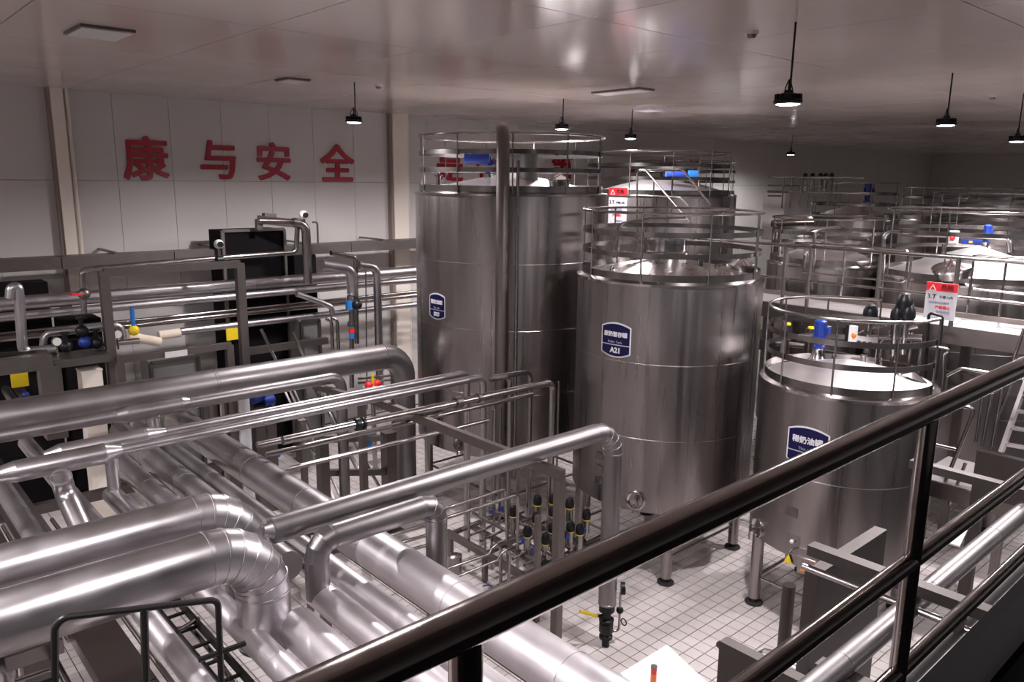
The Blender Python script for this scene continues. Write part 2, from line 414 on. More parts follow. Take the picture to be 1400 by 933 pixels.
def xrun(label, y, z, prof, m='clad', drop=None, group=None):
    """pipe along X with widened stretches: prof = [(x, r), ...]"""
    t = thing('insulated_pipe', label, 'pipe', (prof[0][0], y, z-prof[0][1]), group)
    for (xa, ra), (xb, rb) in zip(prof, prof[1:]):
        if abs(ra-rb) < 1e-4:
            n = max(1, round((xb-xa)/1.8)); d = (xb-xa)/n
            for k in range(n):
                p, q = xa+d*k, xa+d*(k+1)
                MB().sweep([(p, y, z), (q-.03, y, z), (q-.028, y, z), (q, y, z)], [ra, ra, ra*1.03, ra*1.03], 26).build('pipe_jacket', m, t)
        else: MB().sweep([(xa, y, z), (xb, y, z)], [ra, rb], 26).build('reducer', m, t)
    if drop:
        x, r, b = prof[-1][0], prof[-1][1], drop[1]
        pts = fillet([(x-.01, y, z), (x+b, y, z), (x+b, y, z-b-.01)], b, 8)
        MB().sweep(pts, r*1.01, 24).build('elbow', m, t)
        MB().cyl((x+b, y, z-b), (x+b, y, drop[0]), r, None, 24).build('pipe_jacket', m, t)
    return t
X = lambda px, py, y: at(px, py, 1, y).x
y2 = 10.9
xrun('insulated pipe with a widened stretch, second from the back, elbow above the square posts', y2, 2.98,
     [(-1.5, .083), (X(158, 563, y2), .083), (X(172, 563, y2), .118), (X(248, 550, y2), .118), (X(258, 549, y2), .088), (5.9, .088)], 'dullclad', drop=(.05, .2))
y3 = 9.75
xrun('farther of the twin pipes with tapered widening, ends over the blue sign tank', y3, 3.0,
     [(X(60, 622, y3), .045), (X(82, 616, y3), .098), (X(200, 598, y3), .098), (X(226, 592, y3), .055), (7.62, .055)], drop=(.1, .14))
y4 = 9.38
xrun('nearer of the twin pipes with a wide silver swelling and cones at both ends', y4, 3.0,
     [(-1.5, .06), (X(-20, 650, y4), .06), (X(20, 641, y4), .118), (X(143, 620, y4), .118), (X(166, 614, y4), .056), (7.66, .056)], drop=(.1, .14))
pipe('polished pipe with clamp joint running behind the twin pipes, elbow at its right end', [(4.0, 8.62, 2.96), (8.55, 8.55, 2.96), (8.55, 8.55, .3)], .055, 'chrome', bend=.13, sec=2.0)
MB().cyl((6.62, 8.58, 2.96), (6.72, 8.58, 2.96), .085).cyl((7.02, 8.58, 2.96), (7.07, 8.58, 2.96), .075).build('pipe_clamp', 'frame', None, 'round bolted clamp on the polished pipe behind the twin pipes', 'clamp')
MB().cyl((5.0, 8.6, 2.96), (5.06, 8.6, 2.96), .085).cyl((5.1, 8.6, 2.96), (5.13, 8.6, 2.96), .08).build('pipe_clamp', 'black', None, 'dark clamp on the polished pipe left of the round vertical leg', 'clamp')
simple('steel_pipe', 'thin polished pipe under the clamp-jointed pipe', 'pipe', [(3.9, 8.9, 2.72), (8.4, 8.85, 2.72)], .035)
simple('steel_pipe', 'second thin polished pipe under the clamp-jointed pipe, lower', 'pipe', [(3.9, 8.7, 2.55), (7.3, 8.65, 2.55)], .03)
simple('steel_pipe', 'thin polished pipe lying on the small bracket left of the thick vertical leg', 'pipe', [(3.9, 9.15, 2.78), (7.6, 9.1, 2.78)], .045)

# bundle along Y: (x, r, y0, y1, label)
def yrun(label, x, z, r, y0, y1, m='clad', sec=1.35, group='parallel insulated pipes of the bundle', capcone=0):
    t = thing('insulated_pipe', label, 'pipe', (x, y0, z-r), group)
    n = max(1, round((y1-y0)/sec)); d = (y1-y0)/n
    for k in range(n):
        p, q = y0+d*k, y0+d*(k+1)
        MB().sweep([(x, p, z), (x, p+.03, z), (x, p+.032, z), (x, q, z)], [r*1.02, r*1.02, r, r], 32).build('pipe_jacket', 'pale' if q < 6.7 else m, t)  # near jackets get the colour lightened to stand in for lamplight
    if capcone: MB().sweep([(x, y1, z), (x, y1+capcone, z)], [r, r*.35], 28).build('end_cone', m, t)
    return t
ZB = 2.45
yrun('widest insulated pipe on the right edge of the bundle', 3.85, ZB, .203, .8, 11.9, capcone=0)
yrun('narrow insulated pipe next left of the widest one', 3.335, ZB, .105, .8, 12.0, capcone=.1)
yrun('near insulated pipe that starts below the short bridge pipe', 3.02, ZB, .13, .8, 6.02, capcone=.05)
yrun('far insulated pipe between the crossing pipes, second from the right', 3.03, ZB, .15, 6.55, 11.9, capcone=.12)
yrun('near insulated pipe that starts below the front segmented elbow', 2.62, ZB, .165, .8, 5.55, capcone=.04)
yrun('far insulated pipe between the crossing pipes, third from the right', 2.66, ZB, .13, 6.9, 10.6)
yrun('insulated pipe left of the one below the front elbow', 2.27, ZB, .105, .8, 9.5, capcone=.08)
yrun('narrow insulated pipe right of the flat steel duct', 1.73, ZB, .09, .8, 8.0)
yrun('small insulated pipe at the far left of the bundle', 1.9, ZB, .10, 8.6, 12.2)
yrun('far left insulated pipe under the twin pipes', 1.35, ZB-.05, .12, 8.2, 12.4)
# slanting branches
pipe('stubby insulated branch leaning down from the silver swelling', [at(84, 655, 2, 2.95), at(86, 668, 2, 2.8), at(118, 738, 2, 2.42), at(160, 800, 2, 2.42)], .105, bend=.2, sec=3)
pipe('short vertical insulated branch below the right cone of the twin pipes', [(X(152, 625, 9.4), 9.4, 2.95), (X(152, 625, 9.4), 9.4, 2.45)], .07, sec=3)
pipe('small insulated riser with a bright cone standing between the twin pipes', [at(212, 600, 2, 2.45), at(212, 600, 2, 2.45)+Vector((0, 0, .38))], .085, sec=3)
p = at(212, 600, 2, 2.45)+Vector((0, 0, .38)); MB().cyl(p, p+Vector((0, 0, .13)), .085, .02).build('pipe_cone', 'mirror', None, 'bright cone cap between the twin pipes and the pipe behind', 'pipe fitting')
# flat duct and thin lines
t = thing('cable_duct', 'flat covered steel duct running beside the bundle', 'duct', (1.36, 4.5, 2.3))
for k in range(5):
    y = 1.2+2.2*k; MB().bb((1.19, y, 2.33), (1.52, y+2.19, 2.45)).build('duct_cover', 'tankdark', t)
t = thing('cable_duct', 'second flat steel duct at the left edge behind the front pipes', 'duct', (.95, 8.6, 2.3))
for k in range(3):
    y = 6.6+1.6*k; MB().bb((.72, y, 2.33), (1.12, y+1.59, 2.45)).build('duct_cover', 'tankdark', t)
simple('steel_pipe', 'thin polished line along the right side of the flat duct', 'pipe', [(1.585, .9, 2.44), (1.585, 9.2, 2.44)], .022)
simple('steel_pipe', 'second thin line beside the flat duct, slightly lower', 'pipe', [(1.16, 6.6, 2.42), (1.16, 9.4, 2.42)], .018)
simple('steel_pipe', 'thin polished hooked line between the bundle pipes, lower left', 'pipe', [at(235, 862, 2, 2.2), at(260, 858, 2, 2.2), at(300, 905, 2, 2.2), at(322, 940, 2, 2.2)], .022, bend=.08)
simple('steel_pipe', 'short thin line crossing under the bundle gap', 'pipe', [at(238, 866, 2, 2.3), at(272, 846, 2, 2.3)], .02)
t = thing('cable_ladder', 'black ladder shaped cable tray between the narrow pipes of the bundle', 'tray', (2.02, 5, 2.2))
for x in (1.92, 2.11): MB().bb((x-.012, 1.0, 2.24), (x+.012, 8.4, 2.32)).build('side_rail', 'blacktube', t)
for k in range(24): MB().bb((1.92, 1.3+.3*k, 2.245), (2.11, 1.33+.3*k, 2.265)).build('rung', 'blacktube', t)
for k, (x, r) in enumerate(((1.05, .03), (.62, .05), (.5, .05), (2.9, .04), (3.6, .04))):
    simple('steel_pipe', ('first', 'second', 'third', 'fourth', 'fifth')[k]+' thin pipe of the lower layer under the bundle, counted from the left group', 'pipe', [(x, .9, 2.28 if k < 3 else 1.9), (x, 10.8, 2.28 if k < 3 else 1.9)], r)
# rack below the bundle
t = thing('pipe_rack', 'steel rack of cross bars carrying the pipe bundle', 'rack', (2.6, 5.5, 0))
for y in (2.6, 4.9, 7.7, 10.3):
    MB().bb((.6, y-.05, 2.12), (4.1, y+.05, 2.24)).build('cross_bar', 'frame', t)
    for x in (.7, 4.0): MB().bb((x-.05, y-.05, 0), (x+.05, y+.05, 2.12)).build('post', 'frame', t)
for x in (.7, 1.98, 4.0): MB().bb((x-.04, 1.0, 2.03), (x+.04, 10.6, 2.12)).build('long_bar', 'frame', t)
# beam that carries the crossing pipes
t = thing('support_beam', 'long steel beam under the crossing pipes with one square post', 'beam', (6.1, 7.6, 0))
MB().bb((5.98, 5.82, 2.78), (6.06, 10.2, 2.90)).build('beam', 'frame', t)
MB().bb((5.97, 5.82, 0), (6.07, 5.92, 2.78)).build('post', 'frame', t)
MB().bb((5.97, 10.1, 0), (6.07, 10.2, 2.78)).build('post', 'frame', t)
def post(label, pxt, pyt, Y, w=.12, m='frame', z0=0):
    p = at(pxt, pyt, 1, Y); t = thing('steel_post', label, 'post', (p.x, Y, z0))
    MB().bb((p.x-w/2, Y-w/2, z0), (p.x+w/2, Y+w/2, p.z)).build('shaft', m, t)
    MB().bb((p.x-w/2-.01, Y-w/2-.01, p.z-.01), (p.x+w/2+.01, Y+w/2+.01, p.z+.01)).build('cap_plate', m, t)
    MB().bb((p.x-w, Y-w, z0), (p.x+w, Y+w, z0+.015)).build('foot_plate', m, t)
    return p
a = post('short capped square post left of the thick vertical leg', 531, 591, 11.0, .2)
b = post('short square post left of the round vertical leg', 440, 603, 11.0, .16)
MB().beam((b.x, 11, 1.4), (a.x, 11, 1.1), .1).build('brace_bar', 'frame', None, 'sloping steel bar between the two short square posts', 'brace')
MB().beam((a.x, 11, a.z-.1), (a.x-.9, 11.6, a.z-.1), .09).build('brace_bar', 'frame', None, 'dark bar reaching back from the capped square post', 'brace')
post('slim square post in front of the polished pipes', 413, 575, 9.0, .07)
MB().beam(at(430, 528, 2, 2.8), at(500, 548, 2, 2.8), .09).build('brace_bar', 'frame', None, 'bar slanting from the middle elbow towards the twin pipes', 'brace')
# black guard frame lower left
g = lambda x, y: at(x, y, 1, 4.9)
t = thing('bumper_hoop', 'black rounded tube guard hoop in the lower left corner', 'frame', g(190, 930))
MB().tube([g(75, 990), g(75, 846), g(298, 820), g(305, 990)], .022, .07, 10).build('hoop', 'blacktube', t)
MB().tube([g(197, 833), g(201, 990)], .026, 0, 10).build('middle_bar', 'blacktube', t)
MB().tube([g(272, 903), g(335, 880)], .02, 0, 8).build('cross_bar', 'blacktube', t)
MB().tube([g(20, 945), g(80, 925)], .018, 0, 8).build('cross_bar', 'blacktube', t)
# column and pipes in the lower left corner
post('dark square post in the lower left corner', 47, 880, 6.9, .22)
simple('steel_pipe', 'short silver pipe left of the dark corner post', 'pipe', [at(5, 897, 1, 7.0), at(32, 888, 1, 7.0), at(80, 876, 1, 7.0)], .05)
pipe('small insulated elbow pipe at the very left edge, low', [at(-30, 905, 1, 6.8), at(6, 908, 1, 6.8), at(8, 960, 1, 6.8)], .09, bend=.15)
simple('steel_pipe', 'thin polished line low in the corner', 'pipe', [at(20, 932, 1, 6.2), at(75, 913, 1, 6.2)], .02)
# floor valve set at the foot of the crossing pipe
vx, vy = 7.28, 6.17
t = thing('floor_valve', 'dark valve stack with yellow lever and gauge at the foot of the slim pipe', 'valve', (vx, vy, 0))
MB().lathe((vx, vy, 0), [(.05, .0), (.05, .1), (.09, .12), (.09, .16), (.07, .18), (.095, .22), (.095, .34), (.07, .36), (.1, .37), (.1, .4), (.06, .42), (.06, .5), (.105, .52), (.105, .62)], 20).build('body', 'black', t)
MB().tube([(vx, vy, .46), (vx-.12, vy+.05, .46)], .02).build('stem', 'black', t)
MB().beam((vx-.12, vy+.05, .46), (vx-.34, vy+.17, .56), .035, .03).build('lever', 'yellow', t)
MB().tube([(vx+.05, vy-.03, .2), (vx+.16, vy-.09, .2), (vx+.16, vy-.09, .75)], .016, .05).build('branch_line', 'chrome', t)
MB().ball((vx+.16, vy-.09, .5), .05).build('branch_valve', 'black', t)
MB().cyl((vx+.16, vy-.09, .82), (vx+.20, vy-.13, .82), .085).build('gauge', 'black', t)
MB().cyl((vx+.2, vy-.13, .82), (vx+.204, vy-.134, .82), .07).build('gauge_face', 'paper', t)
mb = MB(); mb.ringtube((0, 0), .045, 0, .008); R3 = Matrix.Rotation(pi/2, 3, 'Y'); mb.v = [R3 @ v + Vector((vx+.24, vy-.1, .3)) for v in mb.v]; mb.build('hand_wheel', 'black', t)
# bright flat panel and beacon, drain
z = .95
A_, B_, C_ = at(912, 882, 2, z), at(848, 921, 2, z), at(985, 950, 2, z)
D_ = B_+(C_-A_)
t = thing('flat_cabinet', 'bright flat topped steel cabinet at the bottom centre', 'cabinet', ((A_+D_)/2-Vector((0, 0, z))))
pts = [A_, B_, D_, C_]
MB().add([p+Vector((0, 0, 0)) for p in pts]+[p-Vector((0, 0, .04)) for p in pts], [(0, 1, 2, 3), (4, 7, 6, 5), (0, 4, 5, 1), (1, 5, 6, 2), (2, 6, 7, 3), (3, 7, 4, 0)]).build('lid', 'lid', t)  # lamp glare is put into the lid colour
cc = sum(pts, Vector())/4; q = [cc+(p-cc)*.94 for p in pts]
MB().add([p-Vector((0, 0, .04)) for p in q]+[p-Vector((0, 0, z)) for p in q], [(0, 1, 2, 3), (4, 7, 6, 5), (0, 4, 5, 1), (1, 5, 6, 2), (2, 6, 7, 3), (3, 7, 4, 0)]).build('body', 'frame', t)
p = at(893, 935, 2, z); t = thing('signal_beacon', 'small red and orange signal beacon on the bright cabinet', 'beacon', p)
MB().cyl(p, p+Vector((0, 0, .12)), .032).build('lower_lens', 'orange', t)
MB().cyl(p+Vector((0, 0, .12)), p+Vector((0, 0, .19)), .03, .034).build('upper_lens', 'red', t)
MB().cyl(p+Vector((0, 0, .19)), p+Vector((0, 0, .205)), .034).build('cap', 'frame', t)
p = at(993, 884, 2, 0); t = thing('floor_drain', 'round steel drain cover in the tiled floor', 'drain', p)
MB().cyl(p, p+Vector((0, 0, .008)), .135).build('rim', 'frame', t)
mb = MB()
for k in range(8): mb.ringtube((p.x, p.y), .015+.014*k, .009, .004, seg=20)
mb.build('grate', 'frame', t)
# four small elbows bottom right
for k, (px, py) in enumerate(((1040, 890), (1020, 903), (1000, 916), (985, 932))):
    e = at(px, py, 2, 1.7)
    pipe(('farthest', 'second', 'third', 'nearest')[k]+' of the four small insulated pipes with elbows at the bottom right', [e+Vector((-.03, .0, -1.2)), e, Vector((e.x+.02, .85, e.z))], .06, bend=.12, gores=3, sec=1.5, group='small elbow pipes at the bottom right')
# ------------------------------------------------------------------ tanks
def cylhit(px, py, c, r):
    o = Vector((0, 0, CAMZ)); d = at(px, py, 0, 10.0)-o
    A = d.x**2+d.y**2; B = -2*(d.x*c[0]+d.y*c[1]); Cc = c[0]**2+c[1]**2-r*r
    t = (-B-sqrt(max(0, B*B-4*A*Cc)))/(2*A); p = o+d*t
    return atan2(p.y-c[1], p.x-c[0]), p.z
def wrap(c, r, a, z, vs, w0=0.):
    return [Vector((c[0]+(r+w0+v[2])*cos(a+v[0]/r), c[1]+(r+w0+v[2])*sin(a+v[0]/r), z+v[1])) for v in vs]
def plate(t, c, r, a, z, w, h, top, mid, low, sc=1.):
    def sheet(x0, x1, yt, yb, w0, m, name, par):
        N = 12; vs = []
        for k in range(N+1):
            u = x0+(x1-x0)*k/N
            vs += [(u, yb(u), 0), (u, yt(u), 0)]
        n = len(vs); vs += [(x, y, -.004) for x, y, _ in vs]
        fs = [(2*k, 2*k+2, 2*k+3, 2*k+1) for k in range(N)]+[(n+2*k+1, n+2*k+3, n+2*k+2, n+2*k) for k in range(N)]
        fs += [(2*k+1, 2*k+3, n+2*k+3, n+2*k+1) for k in range(N)]+[(2*k+2, 2*k, n+2*k, n+2*k+2) for k in range(N)]
        return MB().add(wrap(c, r, a, z, vs, w0), fs).build(name, m, par)
    hw = w/2; bulge = lambda s: (lambda u: s*(h*.5+h*.16*(1-(u/hw)**2)))
    T = bulge(1); B = bulge(-1); e = .022
    pl = sheet(-hw, hw, T, B, .007, 'white', 'sign_plate', t)
    ml = lambda u: -.06*h*1.0-.12*h
    sheet(-hw+e, hw-e, lambda u: T(u)-e, lambda u: ml(u)+.008, .012, 'navy', 'sign_field', pl)
    sheet(-hw+e, hw-e, lambda u: ml(u)-.008, lambda u: B(u)+e, .012, 'navy', 'sign_field', pl)
    for txt, s, y, m, off in ((top, w*(.155 if len(top) > 4 else .18), .22*h, 'white', .003), (mid, w*.10, -.07*h, 'greytext', 0), (low, w*.21, -.38*h, 'white', .005)):
        vs, fs = text_mesh(txt, s, .002, off)
        cx = (min(v.x for v in vs)+max(v.x for v in vs))/2; cy = (min(v.y for v in vs)+max(v.y for v in vs))/2
        MB().add(wrap(c, r, a, z, [(v.x-cx, v.y-cy+y, v.z) for v in vs], .0155), fs).build('sign_text', m, pl)

def motor(t, p, s=1., m='blue', tilt=None):
    x, y, z = p
    MB().lathe(p, [(.17*s, 0), (.12*s, .05*s), (.085*s, .2*s), (.1*s, .2*s), (.1*s, .22*s)], 20).build('mount_cone', 'mirror', t)
    MB().lathe((x, y, z+.22*s), [(.09*s, 0), (.09*s, .03*s), (.06*s, .05*s), (.07*s, .16*s), (.11*s, .17*s), (.11*s, .19*s)], 20).build('gearbox', m, t)
    mb = MB().lathe((x, y, z+.41*s), [(.085*s, 0), (.085*s, .2*s)], 20)
    for k in range(10): mb.box((x+.088*s*cos(k*pi/5), y+.088*s*sin(k*pi/5), z+.5*s), (.02*s, .006*s, .15*s), k*pi/5)
    mb.build('motor_body', m, t)
    MB().lathe((x, y, z+.61*s), [(.095*s, 0), (.095*s, .05*s), (.06*s, .075*s), (.0001, .08*s)], 20).build('fan_cover', m, t)
    MB().box((x+.11*s, y-.06*s, z+.5*s), (.09*s, .09*s, .1*s)).build('terminal_box', m, t)

def manway(t, p, r, nrm=Vector((0, 0, 1)), lid=True):
    zax = nrm.normalized(); xax = Vector((0, 1, 0)).cross(zax).normalized(); yax = zax.cross(xax); mt = Matrix((xax, yax, zax)).transposed()
    MB().lathe(p, [(r*.9, -.08), (r*.9, .06)], 32, axis=mt).build('manway_neck', 'tankdark', t)
    MB().lathe(p, [(r, .05), (r, .09), (r*.9, .1), (.0001, .19)], 32, axis=mt).build('manway_lid', 'mirror', t)
    a = Vector(p)+mt @ Vector((-r*1.1, 0, .08)); b = Vector(p)+mt @ Vector((0, 0, .24)); c = Vector(p)+mt @ Vector((r*1.1, 0, .08))
    MB().tube([a, b, c], .014, .06, 8).build('clamp_arm', 'chrome', t)

def tank(label, c, r, zb, zt, apex=.28, plates=None, gap=None, ringh=1.02, legs=4, group=None, rail=True, bands=2, dish=.12, m='tank', courses=3, nposts=9, leg0=pi/4, roofm='roof'):
    cx, cy = c
    t = thing('storage_tank', label, 'tank', (cx, cy, 0), group)
    ch = (zt-zb)/courses
    for k in range(courses):
        z0 = zb+ch*k
        MB().lathe((cx, cy, z0), [(r, 0), (r, ch)], 96, caps=False).lathe((cx, cy, z0), [(r, ch-.014), (r+.003, ch-.008), (r, ch)], 96, caps=False).build('shell_course', m, t)
    MB().lathe((cx, cy, zb), [(r, 0), (r*.9, -dish*.6), (r*.5, -dish), (.0001, -dish*1.2)], 64, caps=False).build('bottom', m, t)
    MB().lathe((cx, cy, zt), [(r, -.02), (r+.016, -.015), (r+.016, .02), (r*.955, .055), (r*.94, .05)], 96, caps=False).build('rim', 'mirror', t)
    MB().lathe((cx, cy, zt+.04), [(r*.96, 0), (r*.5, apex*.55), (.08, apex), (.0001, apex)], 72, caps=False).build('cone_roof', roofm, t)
    rl = r*.90
    for k in range(legs):
        a = leg0+2*pi*k/legs; x = cx+rl*cos(a); y = cy+rl*sin(a)
        lg = MB().lathe((x, y, 0), [(.085, .1), (.085, zb+.05)], 20).build('leg', m, t)
        MB().lathe((x, y, 0), [(.13, .012), (.13, .03), (.05, .04), (.05, .1)], 20).build('foot_plate', 'rubber', lg)
        a2 = leg0+2*pi*(k+1)/legs
        if zb > .7: MB().cyl((x, y, .42), (cx+rl*cos(a2), cy+rl*sin(a2), .42), .022, None, 8).build('leg_brace', m, t)
    if rail:
        R = r*.955; g0, g1 = gap if gap else (0, 2*pi)
        full = gap is None
        A0, A1 = (0, 2*pi) if full else (g1, g0+2*pi)
        MB().ringtube(c, R, zt+ringh, .021, A0, A1).build('guard_rail', 'chrome', t)
        for k in range(bands):
            MB().ringband(c, R, zt+.12+(ringh-.12)*(k+1)/(bands+1), .075, .008, A0, A1).build('rail_band', 'tankdark', t)
        MB().ringband(c, R, zt+.09, .13, .008, A0, A1).build('toe_band', 'tankdark', t)
        np_ = nposts
        for k in range(np_ if full else np_+1):
            a = A0+(A1-A0)*k/np_
            MB().cyl((cx+(R+.012)*cos(a), cy+(R+.012)*sin(a), zt+.02), (cx+(R+.012)*cos(a), cy+(R+.012)*sin(a), zt+ringh), .0135, None, 8).build('rail_post', 'chrome', t)
    if plates:
        px, py, w, h, top, mid, low = plates
        a, z = cylhit(px, py, c, r); plate(t, c, r, a, z, w, h, top, mid, low)
    return t
def roofz(c, r, zt, apex, x, y):
    d = math.hypot(x-c[0], y-c[1])/r
    return zt+.04+(apex*.55+(.5-d)/.5*(apex*.45) if d < .5 else apex*.55*(1-(d-.5)/.46))
def lug(t, p, a):
    mb = MB(); mb.ringtube((0, 0), .05, 0, .018, seg=20); m_ = Matrix.Rotation(a, 3, 'Z') @ Matrix.Rotation(pi/2, 3, 'X')
    mb.v = [m_ @ v + Vector(p) + Vector((0, 0, .07)) for v in mb.v]; mb.build('lifting_lug', 'chrome', t)
def vent(t, p, h=.25, d=(.1, 0)):
    MB().tube([p, Vector(p)+Vector((0, 0, h)), Vector(p)+Vector((d[0], d[1], h)), Vector(p)+Vector((d[0], d[1], h*.4))], .028, .05, 10).build('vent_pipe', 'chrome', t)
def stub(t, p, h=.14, r=.025):
    MB().lathe(p, [(r, 0), (r, h), (r*1.9, h+.005), (r*1.9, h+.03)], 14).build('nozzle', 'chrome', t)

SQ = (r'', )
# --- near right tank (thin milk)
cD = (10.50, 4.74); rD = 1.14; zD = 3.42
tD = tank('nearest tank at right, short, white lit cone roof and blue sign reading thin milk', cD, rD, 1.17, zD, .26, (1103, 612, .56, .42, '稀奶油罐', 'Thin milk', 'D22'), gap=(radians(-88), radians(5)), leg0=3*pi/4, nposts=7, courses=2)
p = at(1118, 490, 2, 3.58); p.z = roofz(cD, rD, zD, .26, p.x, p.y)-.02; motor(tD, p, .9)
p = at(1139, 507, 2, 3.5); vent(tD, (p.x, p.y, p.z-.03), .26, (.06, .04))
p = at(1106, 524, 2, 3.47); lug(tD, (p.x, p.y, p.z-.05), .9)
p = at(1204, 497, 2, 3.52); lug(tD, (p.x, p.y, p.z-.05), .5)
p = at(1191, 536, 2, 3.47); stub(tD, (p.x, p.y, p.z-.06), .1)
p = at(1181, 492, 2, 3.6); stub(tD, (p.x, p.y, p.z-.06), .1, .03)
p = at(1238, 522, 2, 3.46); manway(tD, (p.x, p.y, p.z), .27, Vector((.25, -.25, 1)))
# sampling port and drain niche on the shell
def port(t, c, r, px, py, rr=.14):
    a, z = cylhit(px, py, c, r); n = Vector((cos(a), sin(a), 0)); q = Vector((c[0]+r*cos(a), c[1]+r*sin(a), z))
    ya = Vector((0, 0, 1)); xa = ya.cross(n); mt = Matrix((xa, ya, n)).transposed()
    MB().lathe(q, [(rr, -.03), (rr, .02), (rr*.92, .025), (rr*.85, .01), (rr*.5, -.02), (.0001, -.025)], 28, axis=mt).build('port_bowl', 'mirror', t)
    MB().lathe(q, [(.03, -.03), (.03, .08), (.05, .085), (.05, .11), (.0001, .11)], 16, axis=mt).build('port_nozzle', 'chrome', t)
    MB().tube([q+n*.08, q+n*.12+Vector((0, 0, -.02)), q+n*.12+Vector((0, 0, -.16))], .014, .03, 8).build('tap', 'chrome', t)
port(tD, cD, rD, 1036, 722, .15)
a, z = cylhit(1084, 742, cD, rD)
for (du, dz, w, h, mm, nm, w0) in ((0, -.1, .19, .42, 'tankdark', 'niche', .006), (.26, -.22, .34, .36, 'tank', 'flap', .012)):
    vs = [(du-w/2, dz-h/2, 0), (du+w/2, dz-h/2, 0), (du+w/2, dz+h/2, 0), (du-w/2, dz+h/2, 0)]
    vs += [(x, y, -.02) for x, y, _ in vs]
    MB().add(wrap(cD, rD, a, z, vs, w0), [(0, 1, 2, 3), (4, 7, 6, 5), (0, 4, 5, 1), (1, 5, 6, 2), (2, 6, 7, 3), (3, 7, 4, 0)]).build(nm, mm, tD)
W_ = lambda u, v, w: wrap(cD, rD, a, z, [(u, v, w)])[0]
MB().ball(W_(0, .02, .03), .03).build('gauge', 'paper', tD)
MB().tube([W_(0, -.1, .02), W_(.02, -.1, .12), W_(.36, -.12, .14), W_(.38, -.45, .14)], .014, .04, 8).build('sample_line', 'chrome', tD)
MB().lathe(W_(.38, -.8, .14), [(.05, 0), (.05, .22), (.02, .3), (.02, .36)], 16).build('sample_bottle', 'mirror', tD)
MB().beam(W_(.18, -.27, .16), W_(.34, -.27, .16), .022).build('valve_lever', 'orange', tD)
q = [(-.09, -.3, .03), (.03, -.3, .03), (-.03, -.17, .03)]; q2 = [(x, y, .025) for x, y, _ in q]
MB().add(wrap(cD, rD, a, z, q+q2), [(0, 1, 2), (5, 4, 3), (0, 3, 4, 1), (1, 4, 5, 2), (2, 5, 3, 0)]).build('warning_triangle', 'yellow', tD)
a2, z2 = cylhit(1083, 700, cD, rD)
MB().add(wrap(cD, rD, a2, z2, [(-.08, -.07, 0), (.08, -.07, 0), (.08, .07, 0), (-.08, .07, 0), (-.08, -.07, .006), (.08, -.07, .006), (.08, .07, .006), (-.08, .07, .006)]), [(4, 5, 6, 7), (0, 1, 5, 4), (1, 2, 6, 5), (2, 3, 7, 6), (3, 0, 4, 7)]).build('type_plate', 'frame', tD)

# --- middle tank A21
cA = (10.17, 7.60); rA = 1.45; zA = 4.64
tA = tank('large middle tank with blue sign reading A21 and dull cone roof', cA, rA, 1.20, zA, .25, (841.5, 465, .52, .40, '原奶暂存罐', 'Buffer Tank', 'A21'), nposts=9, leg0=pi/4, roofm='tank')
port(tA, cA, rA, 869, 684, .15)
a, z = cylhit(820, 650, cA, rA)
for k in range(3): MB().box(wrap(cA, rA, a, z, [(0, .32-.2*k, .015)])[0], (.03, .16, .10), a).build('side_fitting', 'tankdark', tA)
p = at(905, 372, 2, 4.8)
MB().lathe((10.3, 7.75, 4.86), [(.34, 0), (.34, .14), (.3, .16), (.3, .34), (.0001, .36)], 32).build('top_chamber', 'mirror', tA)
p = at(837, 372, 2, 4.75); lug(tA, (p.x, p.y, 4.72), .3)
p = at(955, 372, 2, 4.75); vent(tA, (p.x, p.y, 4.70), .3, (.06, 0))
p = at(980, 375, 2, 4.72); stub(tA, (p.x, p.y, 4.68), .15)
p = at(1018, 368, 2, 4.75); manway(tA, (p.x-.1, p.y, 4.74), .24)
p = at(845, 352, 2, 4.85); MB().tube([(p.x, p.y, 4.7), (p.x, p.y, 5.4), (p.x+.5, p.y-.3, 5.5), (p.x+1.0, p.y-.6, 5.5)], .03, .1, 10).build('top_line', 'chrome', tA)
# --- tallest tank D21
cT = (9.98, 11.20); rT = 1.79; zT = 5.85
tT = tank('tallest and widest tank, left of centre, with small blue sign reading D21', cT, rT, 1.25, zT, .34, (597.5, 419, .44, .36, '稀奶油罐', 'Thin milk', 'D21'), nposts=11, courses=4, leg0=pi/4)
tk = Vector((-.745, -.667, 0))           # from tank axis towards the photographer
side = Vector((.667, -.745, 0))
q = Vector((cT[0], cT[1], 0))+side*-.38+tk*.35; motor(tT, (q.x, q.y, zT+.2), .72)
mm = MB().cyl((q.x-.3, q.y+.32, zT+.63), (q.x+.02, q.y-.02, zT+.63), .1); mm.build('drive_motor', 'blue', tT)
q = Vector((cT[0], cT[1], 0))+side*.38+tk*.5
MB().cyl((q.x, q.y, zT+.22), (q.x, q.y, zT+.72), .17).build('agitator_motor', 'grey', tT)
MB().cyl((q.x, q.y, zT+.72), (q.x, q.y, zT+.78), .19).build('motor_cap', 'black', tT)
q = Vector((cT[0], cT[1], 0))+side*.95+tk*.9; manway(tT, (q.x, q.y, zT+.18), .2)
q = Vector((cT[0], cT[1], 0))+side*-1.2+tk*.9; stub(tT, (q.x, q.y, zT+.05), .25, .04)
MB().tube([(q.x, q.y, zT+.05), (q.x, q.y, zT+.42), (q.x+.55, q.y-.5, zT+.46), (q.x+1.0, q.y-.6, zT+.5)], .025, .08, 8).build('top_line', 'chrome', tT)
a, z = cylhit(632, 610, cT, rT); port(tT, cT, rT, 630, 608, .15)
